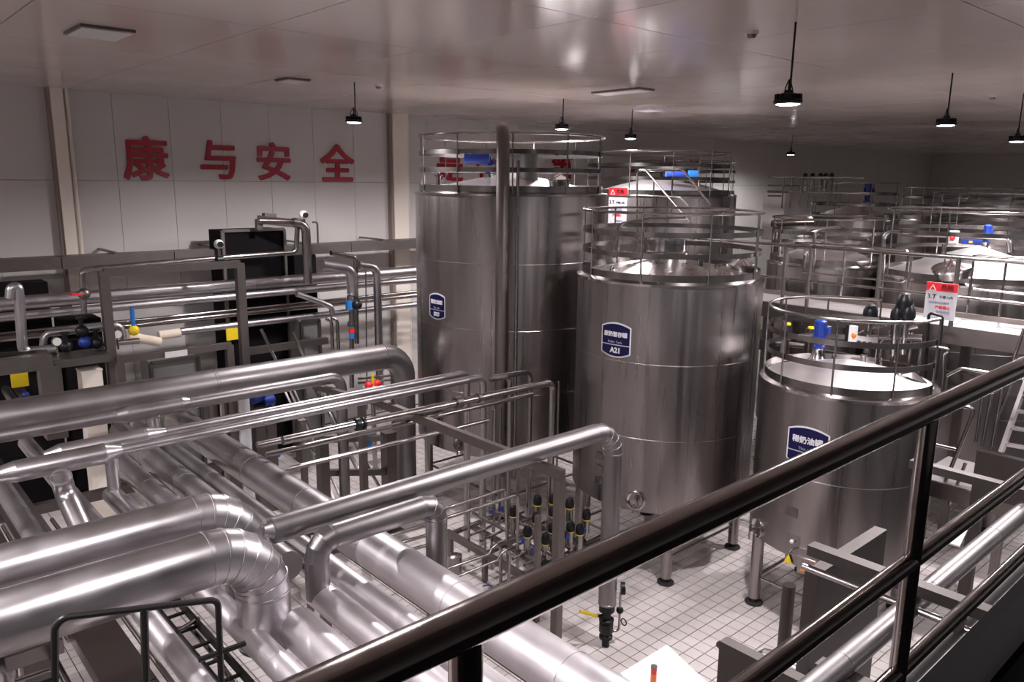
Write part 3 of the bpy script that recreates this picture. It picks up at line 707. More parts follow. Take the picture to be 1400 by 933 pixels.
# overflow riser in front of the tallest tank
q0 = at(687, 300, 2, 5.0)
az = atan2(q0.y, q0.x); rr = 13.05; q = Vector((rr*cos(az), rr*sin(az), 0))
t = thing('overflow_riser', 'tall brownish riser pipe with rounded top in front of the tallest tank', 'pipe', q)
MB().tube([(q.x, q.y, 1.0), (q.x, q.y, 6.86), (q.x+.2, q.y+.25, 6.92)], .11, .16, 16).build('riser', 'frame', t)
MB().cyl((q.x+.17, q.y-.18, 1.0), (q.x+.17, q.y-.18, 6.4), .028).build('side_line', 'chrome', t)
# --- second row
cJ = (16.2, 5.1); rJ = 1.66; zJ = 4.40
tJ = tank('big second row tank at the right edge with broad white cone roof', cJ, rJ, 1.0, zJ, .55, None, nposts=8, ringh=1.25)
q = at(1303, 370, 2, 4.65); manway(tJ, (q.x, q.y, 4.64), .33, Vector((-.3, .1, 1)))
q = at(1347, 340, 2, 4.93); motor(tJ, (q.x, q.y, 4.9), .7)
def poster(t, c, r, px, py, w, h, red=True):
    a, z = cylhit(px, py, c, r)
    def sh(x0, y0, x1, y1, w0, m, nm, par):
        vs = [(x0, y0, 0), ((x0+x1)/2, y0, 0), (x1, y0, 0), (x1, y1, 0), ((x0+x1)/2, y1, 0), (x0, y1, 0)]
        n = 6; vs += [(x, y, -.003) for x, y, _ in vs]
        return MB().add(wrap(c, r, a, z, vs, w0), [(0, 1, 4, 5), (1, 2, 3, 4), (6, 11, 10, 7), (7, 10, 9, 8), (0, 6, 7, 1), (1, 7, 8, 2), (2, 8, 9, 3), (3, 9, 10, 4), (4, 10, 11, 5), (5, 11, 6, 0)]).build(nm, m, par)
    b = sh(-w/2, -h/2, w/2, h/2, .006, 'white', 'safety_notice', t)
    sh(-w/2, h*.30, w/2, h/2, .010, 'red', 'notice_header', b)
    for txt, s, x, y, m in (('△', w*.3, -w*.26, h*.38, 'white'), ('危险', w*.2, w*.14, h*.40, 'black'), ('3.T', w*.22, -w*.3, h*.13, 'black'), ('不得入内', w*.11, w*.15, h*.12, 'black'), ('请注意安全操作', w*.09, -w*.05, -h*.06, 'greytext'), ('严禁烟火', w*.12, 0, -h*.2, 'red'), ('危险作业', w*.10, w*.1, -h*.34, 'greytext')):
        vs, fs = text_mesh(txt, s, .001, .002); cx_ = (min(v.x for v in vs)+max(v.x for v in vs))/2
        MB().add(wrap(c, r, a, z, [(v.x-cx_+x, v.y+y, v.z) for v in vs], .013), fs).build('notice_text', m, b)
cI = (16.0, 7.95); rI = 1.15; zI = 4.45
tI = tank('second row tank behind the deck, left of the big white coned one', cI, rI, 1.0, zI, .42, None, nposts=7, ringh=.95)
q = at(1100, 357, 2, 4.7); vent(tI, (q.x, q.y, 4.55), .3)
cG = (15.8, 12.3); rG = 1.79; zG = 5.76
tG = tank('second row tank behind the middle tank, with a red headed safety notice', cG, rG, 1.2, zG, .42, None, nposts=11)
poster(tG, cG, rG, 844, 284, .5, .9)
q = at(855, 252, 2, 6.0); manway(tG, (q.x, q.y, 5.92), .24)
q = at(925, 232, 2, 6.25)
MB().cyl((15.2, 11.6, 6.25), (15.55, 11.3, 6.25), .1).build('agitator_motor', 'blue', tG)
MB().cyl((15.6, 11.25, 6.25), (15.75, 11.1, 6.25), .12).build('gearbox', 'lblue', tG)
MB().cyl((15.7, 11.15, 6.1), (15.7, 11.15, 6.25), .1).build('motor_stand', 'chrome', tG)
cH = (22.4, 10.4); rH = 1.2; zH = 5.12
tH = tank('far tank with blue vertical motor, behind the second row', cH, rH, 1.2, zH, .35, None, nposts=8)
q = at(1160, 285, 2, 5.3); motor(tH, (22.3, 10.0, 5.35), 1.15)
tank('far low tank showing only its rim between the deck rails', (19.6, 9.6), .9, 1.0, 4.7, .3, None, rail=False, legs=4)
tank('far tank in the background right of the second wall slogan group', (20.6, 15.0), 1.6, 1.2, 5.7, .4, None, nposts=9)
tank('far tank deep behind the big white coned one', (22.5, 6.6), 1.7, 1.2, 4.9, .4, None, nposts=9)
tank('far tank at the right edge, deepest in the hall', (27.5, 9.2), 1.9, 1.2, 5.0, .4, None, nposts=9, legs=4)
# ------------------------------------------------------------------ left rear: pipe rack against the wall
def wx(label, Y, pts, r, m='chrome', bend=None, name='steel_pipe', cat='pipe'):
    P = [at(x, y, 1, Y) for x, y in pts]
    return simple(name, label, cat, P, r, m, bend)
YR = 15.2
t = thing('cable_tray', 'long grey steel cable tray along the back wall above the pipes', 'tray', (5, 16.4, 4.5))
za = at(300, 345, 1, 16.3).z
for k in range(8):
    x = -.6+2.0*k
    MB().bb((x, 16.1, za-.14), (x+1.985, 16.5, za+.08)).build('tray_section', 'frame', t)
    MB().bb((x+.9, 16.15, za+.08), (x+.96, YW-.04, za+.12)).build('wall_bracket', 'frame', t)
def wallpipe(label, Y, pa, pb, r, m, x0=None, x1=None):
    a = at(*pa, 1, Y); b = at(*pb, 1, Y); z = (a.z+b.z)/2
    xa = a.x if x0 is None else x0; xb = b.x if x1 is None else x1
    tt = thing('wall_pipe', label, 'pipe', (xa, Y, z-r)); n = max(1, round((xb-xa)/3)); d = (xb-xa)/n
    for k in range(n): MB().sweep([(xa+d*k, Y, z), (xa+d*k+d-.03, Y, z), (xa+d*k+d-.028, Y, z), (xa+d*k+d, Y, z)], [r, r, r*1.04, r*1.04], 20).build('pipe_jacket', m, tt)
    return z
wallpipe('thick insulated pipe along the back wall, topmost of the long pipes', 15.4, (100, 411), (550, 370), .125, 'clad', -1.5, 12.2)
wallpipe('insulated pipe just below the thick one on the back wall', 15.0, (300, 408), (560, 383), .075, 'clad', -1.5, 12.0)
wallpipe('dark polished pipe on the back wall below the insulated pair', 15.6, (20, 466), (300, 429), .06, 'rail', -1.5, 12.2)
wallpipe('polished pipe on the back wall above the dark one, thin', 15.7, (20, 459), (300, 423), .035, 'chrome', -1.5, 12.2)
wallpipe('bright insulated pipe whose bare foam end shows at its left', 15.0, (245, 454), (560, 417), .07, 'clad', at(247, 454, 1, 15.0).x, 12.0)
p = at(217, 459, 1, 15.0); q = at(246, 455, 1, 15.0); MB().cyl(p, q, .085).build('foam_sleeve', 'foam', None, 'cream foam sleeve at the end of the bright wall pipe', 'insulation')
p = at(176, 460, 1, 14.8); q = at(219, 468, 1, 14.8); MB().cyl(p, q, .085).build('foam_sleeve', 'foam', None, 'longer cream foam sleeve lying tilted left of the other one', 'insulation')
wx('slim pipe with raised step running above the steel frame', 14.6, [(114, 406), (112, 369), (300, 353), (405, 345), (407, 303), (354, 302)], .05)
wx('slim pipe below the red handled valve', 14.6, [(114, 406), (115, 428)], .05)
t = thing('hand_valve', 'valve with red lever on the slim vertical pipe by the left column', 'valve', at(115, 405, 1, 14.5)-Vector((0, 0, .1)))
p = at(115, 402, 1, 14.5); MB().ball(p, .1).build('body', 'frame', t); MB().beam(p+Vector((0, -.05, 0)), at(97, 403, 1, 14.4), .05, .04).build('lever', 'red', t)
wx('vertical pipe rising to the white sensor head', 14.5, [(421, 388), (418, 306), (400, 304)], .09)
def sensor(px, py, Y, label):
    p = at(px, py, 1, Y); t = thing('sensor_head', label, 'sensor', p-Vector((0, 0, .14)))
    MB().ball(p, .09).build('housing', 'paper', t); MB().cyl(p-Vector((0, 0, .2)), p-Vector((0, 0, .06)), .03).build('neck', 'chrome', t)
    MB().cyl(p-Vector((0, .1, 0)), p-Vector((0, .07, 0)), .055).build('window', 'black', t)
sensor(415, 294, 14.5, 'white round sensor head on top of the vertical pipe')
sensor(299, 334, 14.6, 'white round sensor head above the steel frame')
MB().cyl(at(296, 356, 1, 14.55), at(305, 355, 1, 14.55), .085).build('pipe_clamp', 'black', None, 'dark clamp below the sensor head of the steel frame', 'clamp')
wx('insulated pipe bending down from the wall to the blue valve, middle', 14.2, [(440, 362), (480, 368), (482, 400), (481, 404)], .11, 'clad', .2)
wx('thin pipe looping behind the blue valve pipe', 14.6, [(452, 346), (486, 352), (488, 470)], .05)
wx('insulated pipe bending down, right of the blue valve', 14.2, [(490, 362), (515, 366), (518, 470), (520, 560)], .085, 'clad', .2)
wx('thin rod right of the blue valve', 14.4, [(500, 366), (502, 560)], .015)
wx('small pipe hooking down left of the blue valve', 14.2, [(405, 402), (440, 414), (453, 420), (455, 432)], .055, 'clad', .1)
wx('left one of two thin hooked pipes under the blue valve line', 13.8, [(446, 436), (453, 440), (455, 478)], .035)
wx('right one of two thin hooked pipes under the blue valve line', 13.8, [(453, 435), (461, 439), (463, 478)], .035)
t = thing('control_valve', 'blue bodied control valve on the vertical insulated pipe', 'valve', at(481, 480, 1, 14.2))
for (y0, y1, r, m, nm) in ((404, 411, .10, 'chrome', 'flange'), (411, 423, .13, 'lblue', 'actuator'), (424, 440, .06, 'chrome', 'neck'), (440, 446, .09, 'chrome', 'flange'), (450, 455, .06, 'red', 'tag_ring'), (455, 463, .055, 'lblue', 'lower_body'), (463, 530, .05, 'chrome', 'neck')):
    MB().cyl(at(481, y0, 1, 14.2), at(481, y1, 1, 14.2), r).build(nm, m, t)
MB().ball(at(488, 417, 1, 14.05), .11).build('positioner', 'black', t)
# steel frames in front of the wall pipes
def frame(label, Y, posts, beams, w=.11, m='frame'):
    t = thing('equipment_stand', label, 'frame', at(*posts[0][1], 1, Y))
    for a, b in posts: MB().beam(at(*a, 1, Y), at(*b, 1, Y), w).build('post', m, t)
    for a, b in beams: MB().beam(at(*a, 1, Y), at(*b, 1, Y), w*.9).build('beam', m, t)
    return t
def vert(px, y0, y1, Y):      # a truly vertical member through px at y0
    a = at(px, y0, 1, Y); z = at(px, y1, 1, Y).z; return a, Vector((a.x, Y, z))
def frame2(label, Y, posts, beams, depth=0, w=.11):
    t = thing('equipment_stand', label, 'frame', vert(posts[0][0], posts[0][1], posts[0][2], Y)[1])
    for px, y0, y1 in posts:
        a, b = vert(px, y0, y1, Y); MB().beam(b, a, w).build('post', 'frame', t)
        if depth: MB().beam(b+Vector((0, depth, 0)), a+Vector((0, depth, 0)), w).build('post', 'frame', t); MB().beam(a, a+Vector((0, depth, 0)), w*.8).build('side_bar', 'frame', t)
    for (xa, ya, xb, yb) in beams:
        a = at(xa, ya, 1, Y); b = at(xb, yb, 1, Y); z = (a.z+b.z)/2
        MB().beam((a.x, Y, z), (b.x, Y, z), w*.9).build('beam', 'frame', t)
    return t
frame2('tall steel frame carrying the slim pipe, two square posts', 13.6, [(141, 371, 590), (327, 360, 560)], [(141, 373, 327, 361), (333, 481, 447, 466)], 0, .14)
frame2('low steel table frame with a white label on its front beam', 13.2, [(163, 494, 590), (313, 472, 560)], [(159, 494, 315, 471)], 0, .12)
p = at(241, 484, 1, 13.1); MB().box((p.x, 13.1, p.z), (.36, .01, .10)).build('label_strip', 'paper', None, 'small white label strip on the low table frame', 'label')
frame2('dark low frame at the left edge with heavy post', 12.9, [(64, 500, 600)], [(-60, 506, 70, 496)], 0, .24)
frame2('thin post and long beam left of the low table frame', 13.3, [(77, 496, 600)], [(72, 500, 152, 490)], 0, .1)
MB().beam(at(-40, 488, 1, 13.6)+Vector((0, 0, 0)), at(64, 480, 1, 13.6), .05).build('steel_bar', 'chrome', None, 'thin bright bar lying above the dark low frame', 'bar')
a = at(-30, 493, 1, 13.4); b = at(150, 478, 1, 13.4); MB().bb((a.x, 13.3, b.z-.12), (b.x, 13.9, b.z-.05)).build('shelf_plate', 'frame', None, 'flat steel shelf under the small valve line at left', 'shelf')
post('beige square post below the shelf at left', 122, 505, 13.6, .3, 'column')
# small valve line at the left
wx('gooseneck pipe at the left edge falling to the small valve line', 13.8, [(14, 408), (15, 393), (25, 392), (31, 476), (38, 481), (78, 477)], .075, 'clad', .1)
wx('bypass pipe with two elbows above the small valve line', 13.9, [(59, 474), (60, 456), (100, 452), (165, 444), (169, 463)], .055, 'clad', .12)
wx('lower pipe of the small valve line right of the valves', 13.8, [(130, 472), (190, 466)], .05)
for k, (px, py, m, nm) in enumerate(((90, 474, 'black', 'black valve left of the blue one'), (116, 468, 'blue', 'blue valve in the middle of the small line'), (132, 469, 'black', 'black valve right of the blue one'), (112, 453, 'black', 'black valve on the bypass pipe'))):
    p = at(px, py, 1, 13.75); t = thing('line_valve', nm, 'valve', p-Vector((0, 0, .1)))
    MB().ball(p, .1).build('body', m, t); MB().cyl(p, p+Vector((0, 0, .22)), .035).build('stem', m, t); MB().cyl(p+Vector((0, 0, .2)), p+Vector((0, 0, .23)), .07).build('hand_wheel', m, t)
for px, py, nm in ((77, 467, 'round white faced gauge left on the small valve line'), (160, 457, 'round white faced gauge right, beside the tall frame post')):
    p = at(px, py, 1, 13.6); t = thing('pressure_gauge', nm, 'gauge', p-Vector((0, 0, .25)))
    MB().cyl(p, p-Vector((0, .04, 0)), .075).build('case', 'chrome', t); MB().cyl(p-Vector((0, .04, 0)), p-Vector((0, .045, 0)), .062).build('dial', 'paper', t); MB().cyl(p-Vector((0, 0, .25)), p-Vector((0, 0, .05)), .015).build('stem', 'chrome', t)
p = at(183, 452, 1, 13.9); t = thing('yellow_valve', 'small yellow and blue valve hanging above the foam sleeves', 'valve', p-Vector((0, 0, .1)))
MB().ball(p, .09).build('body', 'yellow', t); MB().cyl(p, p+Vector((0, 0, .4)), .035).build('stem', 'lblue', t)
# machinery and dark openings along the wall
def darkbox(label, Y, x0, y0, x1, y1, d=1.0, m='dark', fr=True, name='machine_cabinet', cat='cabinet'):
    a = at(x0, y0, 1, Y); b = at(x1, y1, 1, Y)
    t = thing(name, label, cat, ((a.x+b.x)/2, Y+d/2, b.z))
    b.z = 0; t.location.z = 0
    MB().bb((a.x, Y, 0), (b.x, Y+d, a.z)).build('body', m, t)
    if fr:
        w = .06
        for q0, q1 in (((a.x, a.z), (b.x, a.z)), ((a.x, b.z), (a.x, a.z)), ((b.x, b.z), (b.x, a.z))):
            MB().beam((q0[0], Y-.03, q0[1]), (q1[0], Y-.03, q1[1]), w).build('edge_frame', 'frame', t)
    return t
darkbox('tall black machine cabinet with steel edges, behind the slim stepped pipe', 15.9, 303, 316, 399, 560, .7)
darkbox('dark machine block below the cable tray, right of the cabinet', 15.95, 402, 350, 440, 560, .6, fr=False)
darkbox('black low machine behind the gooseneck pipe at the left edge', 16.0, -30, 392, 84, 560, .5, fr=False)
darkbox('dark machine block behind the small valve line', 15.9, 84, 440, 150, 560, .6, fr=False)
darkbox('grey striped louvre cabinet under the table frame', 15.0, 205, 496, 275, 560, .6, 'grey')
darkbox('grey slotted cabinet with white plates, right of the black machine', 14.8, 411, 440, 440, 560, .5, 'grey')
t = thing('machine_hood', 'angled steel hood frame above the black cabinet', 'frame', at(352, 312, 1, 15.5))
MB().beam(at(352, 300, 1, 15.6), at(405, 306, 1, 15.2), .16).build('top_bar', 'frame', t)
MB().beam(at(354, 300, 1, 15.6), at(354, 314, 1, 15.6), .12).build('leg', 'frame', t)
MB().beam(at(360, 296, 1, 15.6), at(376, 297, 1, 15.6), .14).build('top_block', 'frame', t)
MB().tube([at(427, 304, 1, 15.4), at(434, 304, 1, 15.4), at(435, 333, 1, 15.4)], .02, .05, 6).build('side_rod', 'frame', t)
for px, py, nm in ((318, 457, 'yellow warning plate left of the tall frame post'), (27, 520, 'yellow warning plate at the left edge below the frames')):
    p = at(px, py, 1, 14.4); MB().box((p.x, 14.4, p.z), (.24, .03, .22)).build('warning_plate', 'yellow', None, nm, 'sign')
for k, (px, py) in enumerate(((352, 545), (366, 549))):
    p = at(px, py, 1, 13.2); t = thing('pump_motor', ('left and smaller', 'right and rounder')[k]+' of the two blue pump motors below the thick back pipe', 'motor', p-Vector((0, 0, .18)))
    MB().cyl(p-Vector((.11, 0, 0)), p+Vector((.11, .05, 0)), .11).build('body', 'blue', t); MB().box(p-Vector((0, 0, .13)), (.16, .16, .05)).build('foot', 'black', t); MB().bb((p.x-.1, p.y-.1, 0), (p.x+.1, p.y+.1, p.z-.15)).build('pedestal', 'frame', t)
for k, (px, w) in enumerate(((290, .16), (303, .18), (316, .2), (330, .26))):
    a, b = vert(px, 540, 600, 13.0); b.z = 0; nm = ('thin grey', 'polished', 'brownish', 'white')[k]+' upright behind the bundle end, '+('leftmost', 'second', 'third', 'right')[k]+' of four'
    MB().cyl(b, a, w/2).build('upright_vessel', ('frame', 'chrome', 'frame', 'white')[k], None, nm, 'vessel')
# slanted ladder struts behind the thick back pipe
for k, (xa, ya, xb, yb) in enumerate(((388, 533, 398, 555), (400, 530, 410, 553), (428, 527, 439, 548), (442, 528, 452, 546), (357, 450, 376, 490), (400, 455, 412, 480))):
    a_ = at(xa, ya, 1, 13.2); b_ = at(xb, yb, 1, 13.0); b_ = a_+(b_-a_)*(a_.z/(a_.z-b_.z)); MB().beam(a_, b_, .04).build('strut', 'mirror', None, 'thin bright slanting strut, '+('first', 'second', 'third', 'fourth', 'upper left', 'upper right')[k]+' in the group behind the thick back pipe', 'strut')
p = at(510, 528, 1, 13.6); t = thing('red_valve', 'small red topped valve in the gap left of the thick elbow', 'valve', (p.x, p.y, 0)); MB().cyl((p.x, p.y, 0), p-Vector((0, 0, .1)), .05).build('riser', 'chrome', t)
MB().bb(p-Vector((.18, .1, .12)), p+Vector((.18, .1, 0))).build('body', 'paper', t); MB().ball(p+Vector((-.1, 0, .03)), .09).build('cap', 'red', t); MB().ball(p+Vector((.1, 0, .03)), .09).build('cap', 'red', t); MB().cyl(p, p+Vector((0, 0, .25)), .03).build('stem', 'yellow', t)
wx('thin line along the wall in the gap left of the thick elbow', 14.0, [(490, 518), (540, 513)], .03)
wx('second thin line in the gap left of the thick elbow', 14.0, [(490, 524), (540, 519)], .03)
for k, (px, py) in enumerate(((371, 622), (504, 596))):
    p = at(px, py, 2, .25); MB().box(p, (.34, .22, .16), .5).box(p-Vector((0, 0, .13)), (.2, .2, .22)).build('blue_pump', 'lblue', None, ('bright blue pump on the tiled floor right of the bundle', 'small blue pump further back between the square posts')[k], 'pump')
p = at(470, 598, 2, 0)
for k, (px, py, px2, py2) in enumerate(((-5, 512, 30, 568), (6, 508, 44, 562), (18, 511, 34, 540))):
    P = [at(px, py, 2, 2.35), at(px2, py2, 2, 2.35)]; MB().tube(P, .075 if k < 2 else .05).build('duct_pipe', 'dullclad', None, ('left', 'middle', 'right thin blue-ended')[k]+' of three parallel tubes at the left edge above the thick pipe', 'pipe')
p = at(35, 541, 2, 2.4); MB().ball(p, .07).build('end_cap', 'blue', [o for o in bpy.data.objects if o.name.startswith('duct_pipe')][-1], 'vivid blue end cap')
# ------------------------------------------------------------------ middle: risers and valve manifold
def sp(label, pts, r=.022, m='chrome', bend=None, name='steel_pipe', group=None): return simple(name, label, 'pipe', pts, r, m, bend, group)
A1 = lambda px, py, Y: at(px, py, 1, Y)
def riser(label, px, pyt, Y, r, zb=.3, over=None):
    a = A1(px, pyt, Y); pts = [(a.x, Y, zb), (a.x, Y, a.z)]
    if over: b = A1(*over, Y); pts.append((b.x, Y, b.z))
    return sp(label, pts, r, 'chrome', r*3)
riser('gooseneck riser, right one of the two arcs beside the tallest tank', 725, 509, 9.3, .045, over=(672, 516))
riser('gooseneck riser, left one of the two arcs beside the tallest tank', 697, 515, 9.1, .04, over=(670, 519))
riser('thin riser just right of the elbow of the clamp-jointed pipe', 764, 521, 8.6, .018)
riser('thin riser left of the twin drops, in front of the tallest tank', 641, 556, 9.0, .022)
riser('slim riser between the twin drops and the goosenecks', 676, 560, 9.3, .03)
riser('slim riser just left of the left gooseneck', 684, 556, 9.35, .025)
riser('dark riser close to the left side of the middle tank', 793, 610, 9.2, .06)
riser('second dark riser close to the left side of the middle tank', 806, 616, 9.0, .05)
riser('slim riser with blue fitting behind the manifold', 708, 640, 9.2, .03)
sp('upper of the two bright bent tubes above the manifold', [A1(505, 729, 8.3), A1(691, 669, 8.3), Vector((A1(696, 675, 8.3).x, 8.3, .25))], .026, bend=.07)
sp('lower of the two bright bent tubes above the manifold', [A1(505, 742, 8.05), A1(708, 677, 8.05), Vector((A1(709, 682, 8.05).x, 8.05, .25))], .026, bend=.07)
for k in range(3):
    dy = .16+.16*k
    sp(('first', 'second', 'third')[k]+' low straight tube left of the manifold under the bridge pipe', [A1(520+8*k, 737+11*k, 7.9), A1(606, 712+14*k, 7.9)], .024)
for k, (pts, nm) in enumerate(((((600, 782), (669, 758), (673, 750), (679, 745), (684, 750), (683, 800)), 'upper'), (((612, 794), (681, 766), (686, 757), (692, 752), (697, 757), (695, 806)), 'lower'))):
    P = [A1(x, y, 7.9-.15*k) for x, y in pts]; P[-1] = Vector((P[-2].x, P[-2].y, .1))
    sp(nm+' thin tube with a looped neck at the front of the manifold', P, .02, bend=.03)
def dome_valve(p, label, h=.42, ring=True, top=1.0):
    x, y, z = p; t = thing('actuated_valve', label, 'valve', (x, y, z-h), 'dome headed process valves')
    MB().lathe((x, y, z-h), [(.035, 0), (.035, .08), (.055, .09), (.055, h-.12), (.05, h-.1)], 16).build('body', 'chrome', t)
    if ring: MB().lathe((x, y, z-.115), [(.058, 0), (.058, .02), (.04, .022)], 16).build('colour_ring', 'yellow', t)
    MB().lathe((x, y, z-.095), [(.062, 0), (.07, .04), (.066, .1), (.045, .15), (.0001, .17)], 18).build('control_head', 'black', t)
    return t
posn = [(735, 682, 1.2, 'back row, leftmost'), (756, 680, 1.2, 'back row, second, behind the square post'), (779, 686, 1.2, 'back row, right, isolated'), (733, 706, 1.1, 'with yellow ring, below the leftmost of the back row'),
        (756, 697, 1.15, 'just left of the square post'), (702, 697, 1.15, 'between the two risers, far left'), (802, 702, 1.0, 'rightmost, near the slim vertical pipe'), (721, 725, .95, 'front row, leftmost'),
        (746, 735, .85, 'front row, low, in front of the square post'), (755, 719, .95, 'middle row, beside the square post'), (780, 718, .95, 'middle row, right of the square post'), (793, 722, .9, 'middle row, second right of the square post'), (768, 728, .9, 'partly hidden by the square post')]
for px, py, z, nm in posn: dome_valve(at(px, py, 2, z), 'black domed manifold valve, '+nm)
for px, py, nm in ((686, 698, 'left riser'), (715, 742, 'front row'), (729, 755, 'dark drum'), (799, 728, 'right group'), (775, 737, 'square post'), (671, 702, 'twin drops')):
    p = at(px, py, 2, .8); MB().cyl(p, p+Vector((0, 0, .06)), .03).build('blue_fitting', 'blue', None, 'tiny blue fitting beside the '+nm+' of the manifold', 'fitting')
sp('bright tube leaving the manifold to the right, nearer one', [at(767, 762, 2, .45), at(775, 760, 2, .45), at(830, 734, 2, .45)], .032)
sp('bright tube leaving the manifold to the right, farther one', [at(782, 747, 2, .45), at(797, 745, 2, .45), at(828, 729, 2, .45)], .022, bend=.06)
p = at(716, 758, 2, .5); q = at(744, 773, 2, .5); t = thing('drum_motor', 'grey drum with black end cap lying in front of the manifold', 'motor', (p+q)/2-Vector((0, 0, .1)))
MB().cyl(p, q, .085).build('drum', 'frame', t); MB().cyl(q, q+(q-p).normalized()*.1, .09).build('end_cap', 'black', t)
t = thing('manifold_stand', 'low steel frame carrying the valve manifold', 'frame', (8.3, 8.2, 0))
a = at(611, 728, 2, .45); b = at(722, 792, 2, .45)
MB().beam(a, b, .09).build('front_beam', 'frame', t); MB().beam(a+Vector((.45, 0, 0)), b+Vector((.45, 0, 0)), .07).build('middle_beam', 'frame', t); MB().beam(a+Vector((1.3, .1, 0)), b+Vector((1.3, .1, 0)), .07).build('back_beam', 'frame', t)
for f in (.05, .5, .95):
    c = a.lerp(b, f); MB().beam(c, c+Vector((1.3, .1, 0)), .06).build('cross_bar', 'frame', t); MB().beam((c.x, c.y, 0), c, .07).build('leg', 'frame', t)
for k in range(7):
    c = a.lerp(b, .12+.13*k); sp(('first', 'second', 'third', 'fourth', 'fifth', 'sixth', 'seventh')[k]+' thin cross tube counted from the back of the manifold', [c+Vector((.1, 0, .1)), c+Vector((1.35, .1, .1))], .022)
sp('long tube along the manifold, above the cross tubes', [a+Vector((.55, 0, .17)), b+Vector((.55, 0, .17))], .03)
sp('second long tube along the manifold', [a+Vector((.9, 0, .17)), b+Vector((.9, 0, .17))], .026)
p = at(622, 772, 2, .0+.3); t = thing('small_pump', 'upright steel pump with black cap left of the manifold', 'pump', (p.x, p.y, 0))
MB().lathe((p.x, p.y, 0), [(.08, 0), (.08, .1), (.11, .12), (.11, .45), (.07, .47), (.03, .47)], 20).build('body', 'chrome', t); MB().ball((p.x-.3, p.y+.1, .55), .1).build('cap', 'black', t)
for k, (px, y0) in enumerate(((685, 790), (695, 800), (672, 775), (663, 770))):
    p = at(px, y0, 2, .05); MB().cyl((p.x, p.y, 0), (p.x, p.y, .55), .022).build('upright_tube', 'chrome', None, ('third', 'fourth', 'second', 'first')[k]+' short upright tube from the left at the front of the manifold', 'pipe')
MB().tube([at(660, 802, 2, .05), at(668, 800, 2, .05), at(676, 806, 2, .05)], .012).build('blue_hose', 'blue', None, 'short blue hose on the floor in front of the manifold', 'hose')
t = thing('manifold_post', 'two slim posts standing under the handrail left of the floor valve', 'post', (6.7, 6.9, 0))
for px in (733, 760): p = at(px, 868 if px > 750 else 850, 2, 0); MB().bb((p.x-.035, p.y-.035, 0), (p.x+.035, p.y+.035, 1.6)).build('post', 'frame', t)
# low tank skirt pieces below the tallest tank
p = at(612, 560, 1, 9.9)
# ------------------------------------------------------------------ piping behind the nearest tank
XK = 11.9
A0 = lambda px, py, X_=XK: at(px, py, 0, X_)
for k, (px, py, r) in enumerate(((1190, 430, .11), (1237, 415, .12), (1227, 432, .1), (1241, 430, .11))):
    p = A0(px, py); t = thing('actuated_valve', 'black domed valve head behind the nearest tank, '+('alone at left', 'highest of the right trio', 'left of the right trio', 'right of the right trio')[k], 'valve', p-Vector((0, 0, .6)), 'dome headed process valves')
    MB().lathe(p-Vector((0, 0, .6)), [(.05, 0), (.05, .25), (.07, .26), (.07, .45), (.06, .5)], 16).build('body', 'chrome', t)
    MB().lathe(p-Vector((0, 0, .11)), [(.07, 0), (.07, .02), (.05, .02)], 16).build('colour_ring', 'yellow', t)
    MB().lathe(p-Vector((0, 0, .09)), [(r*.75, 0), (r, .06), (r*.95, .15), (r*.6, .23), (.0001, .26)], 20).build('control_head', 'black', t)
for k, (px, py) in enumerate(((1077, 444), (1109, 449))):
    p = A0(px, py, 12.3); t = thing('steel_cylinder_valve', ('left', 'right')[k]+' of two steel valve cylinders with yellow tops behind the guard ring', 'valve', (p.x, p.y, 0))
    MB().cyl(p-Vector((0, 0, .5)), p, .09).build('body', 'chrome', t); MB().cyl((p.x, p.y, 0), p-Vector((0, 0, .5)), .035).build('riser', 'chrome', t); MB().cyl(p, p+Vector((0, 0, .025)), .05).build('top', 'yellow', t)
sp('thick polished pipe behind the nearest tank, level run', [A0(1178, 470), A0(1182, 460), A0(1262, 462)], .05, bend=.1)
sp('polished pipe rising to the lone black valve head', [A0(1160, 462), A0(1196, 448), A0(1212, 445)], .03)
sp('polished elbow pipe at the right trio of valve heads', [A0(1226, 462), A0(1240, 450), A0(1256, 446)], .045, bend=.08)
sp('slanting thin rod left of the right trio of valve heads', [A0(1203, 470), A0(1222, 446)], .012)
sp('low dark pipe behind the guard ring, left', [A0(1062, 470, 12.3), A0(1110, 474, 12.3)], .05)
t = thing('stop_switch', 'small switch box with orange knob above the nearest tank', 'switch', A0(1166, 466, 11.0))
p = A0(1166, 458, 11.0); MB().box(p, (.07, .1, .26)).build('box', 'paper', t); MB().box(p+Vector((-.01, .07, 0)), (.06, .05, .27)).build('back', 'black', t); MB().ball(p+Vector((-.05, -.04, .0)), .035).build('knob', 'orange', t)
for k, (px, y0, y1) in enumerate(((1205, 470, 500), (1222, 470, 500), (1190, 468, 490), (1247, 455, 520), (1261, 458, 520))):
    a = A0(px, y0, 12.0); MB().cyl((a.x, a.y, 0), a, .025, None, 10).build('upright_tube', 'chrome', None, ('thin upright tube below the right trio of valve heads', 'upright tube just right of the nozzle', 'upright tube under the lone valve head', 'long upright tube at the right end of the guard ring', 'outermost upright tube right of the guard ring')[k], 'pipe')
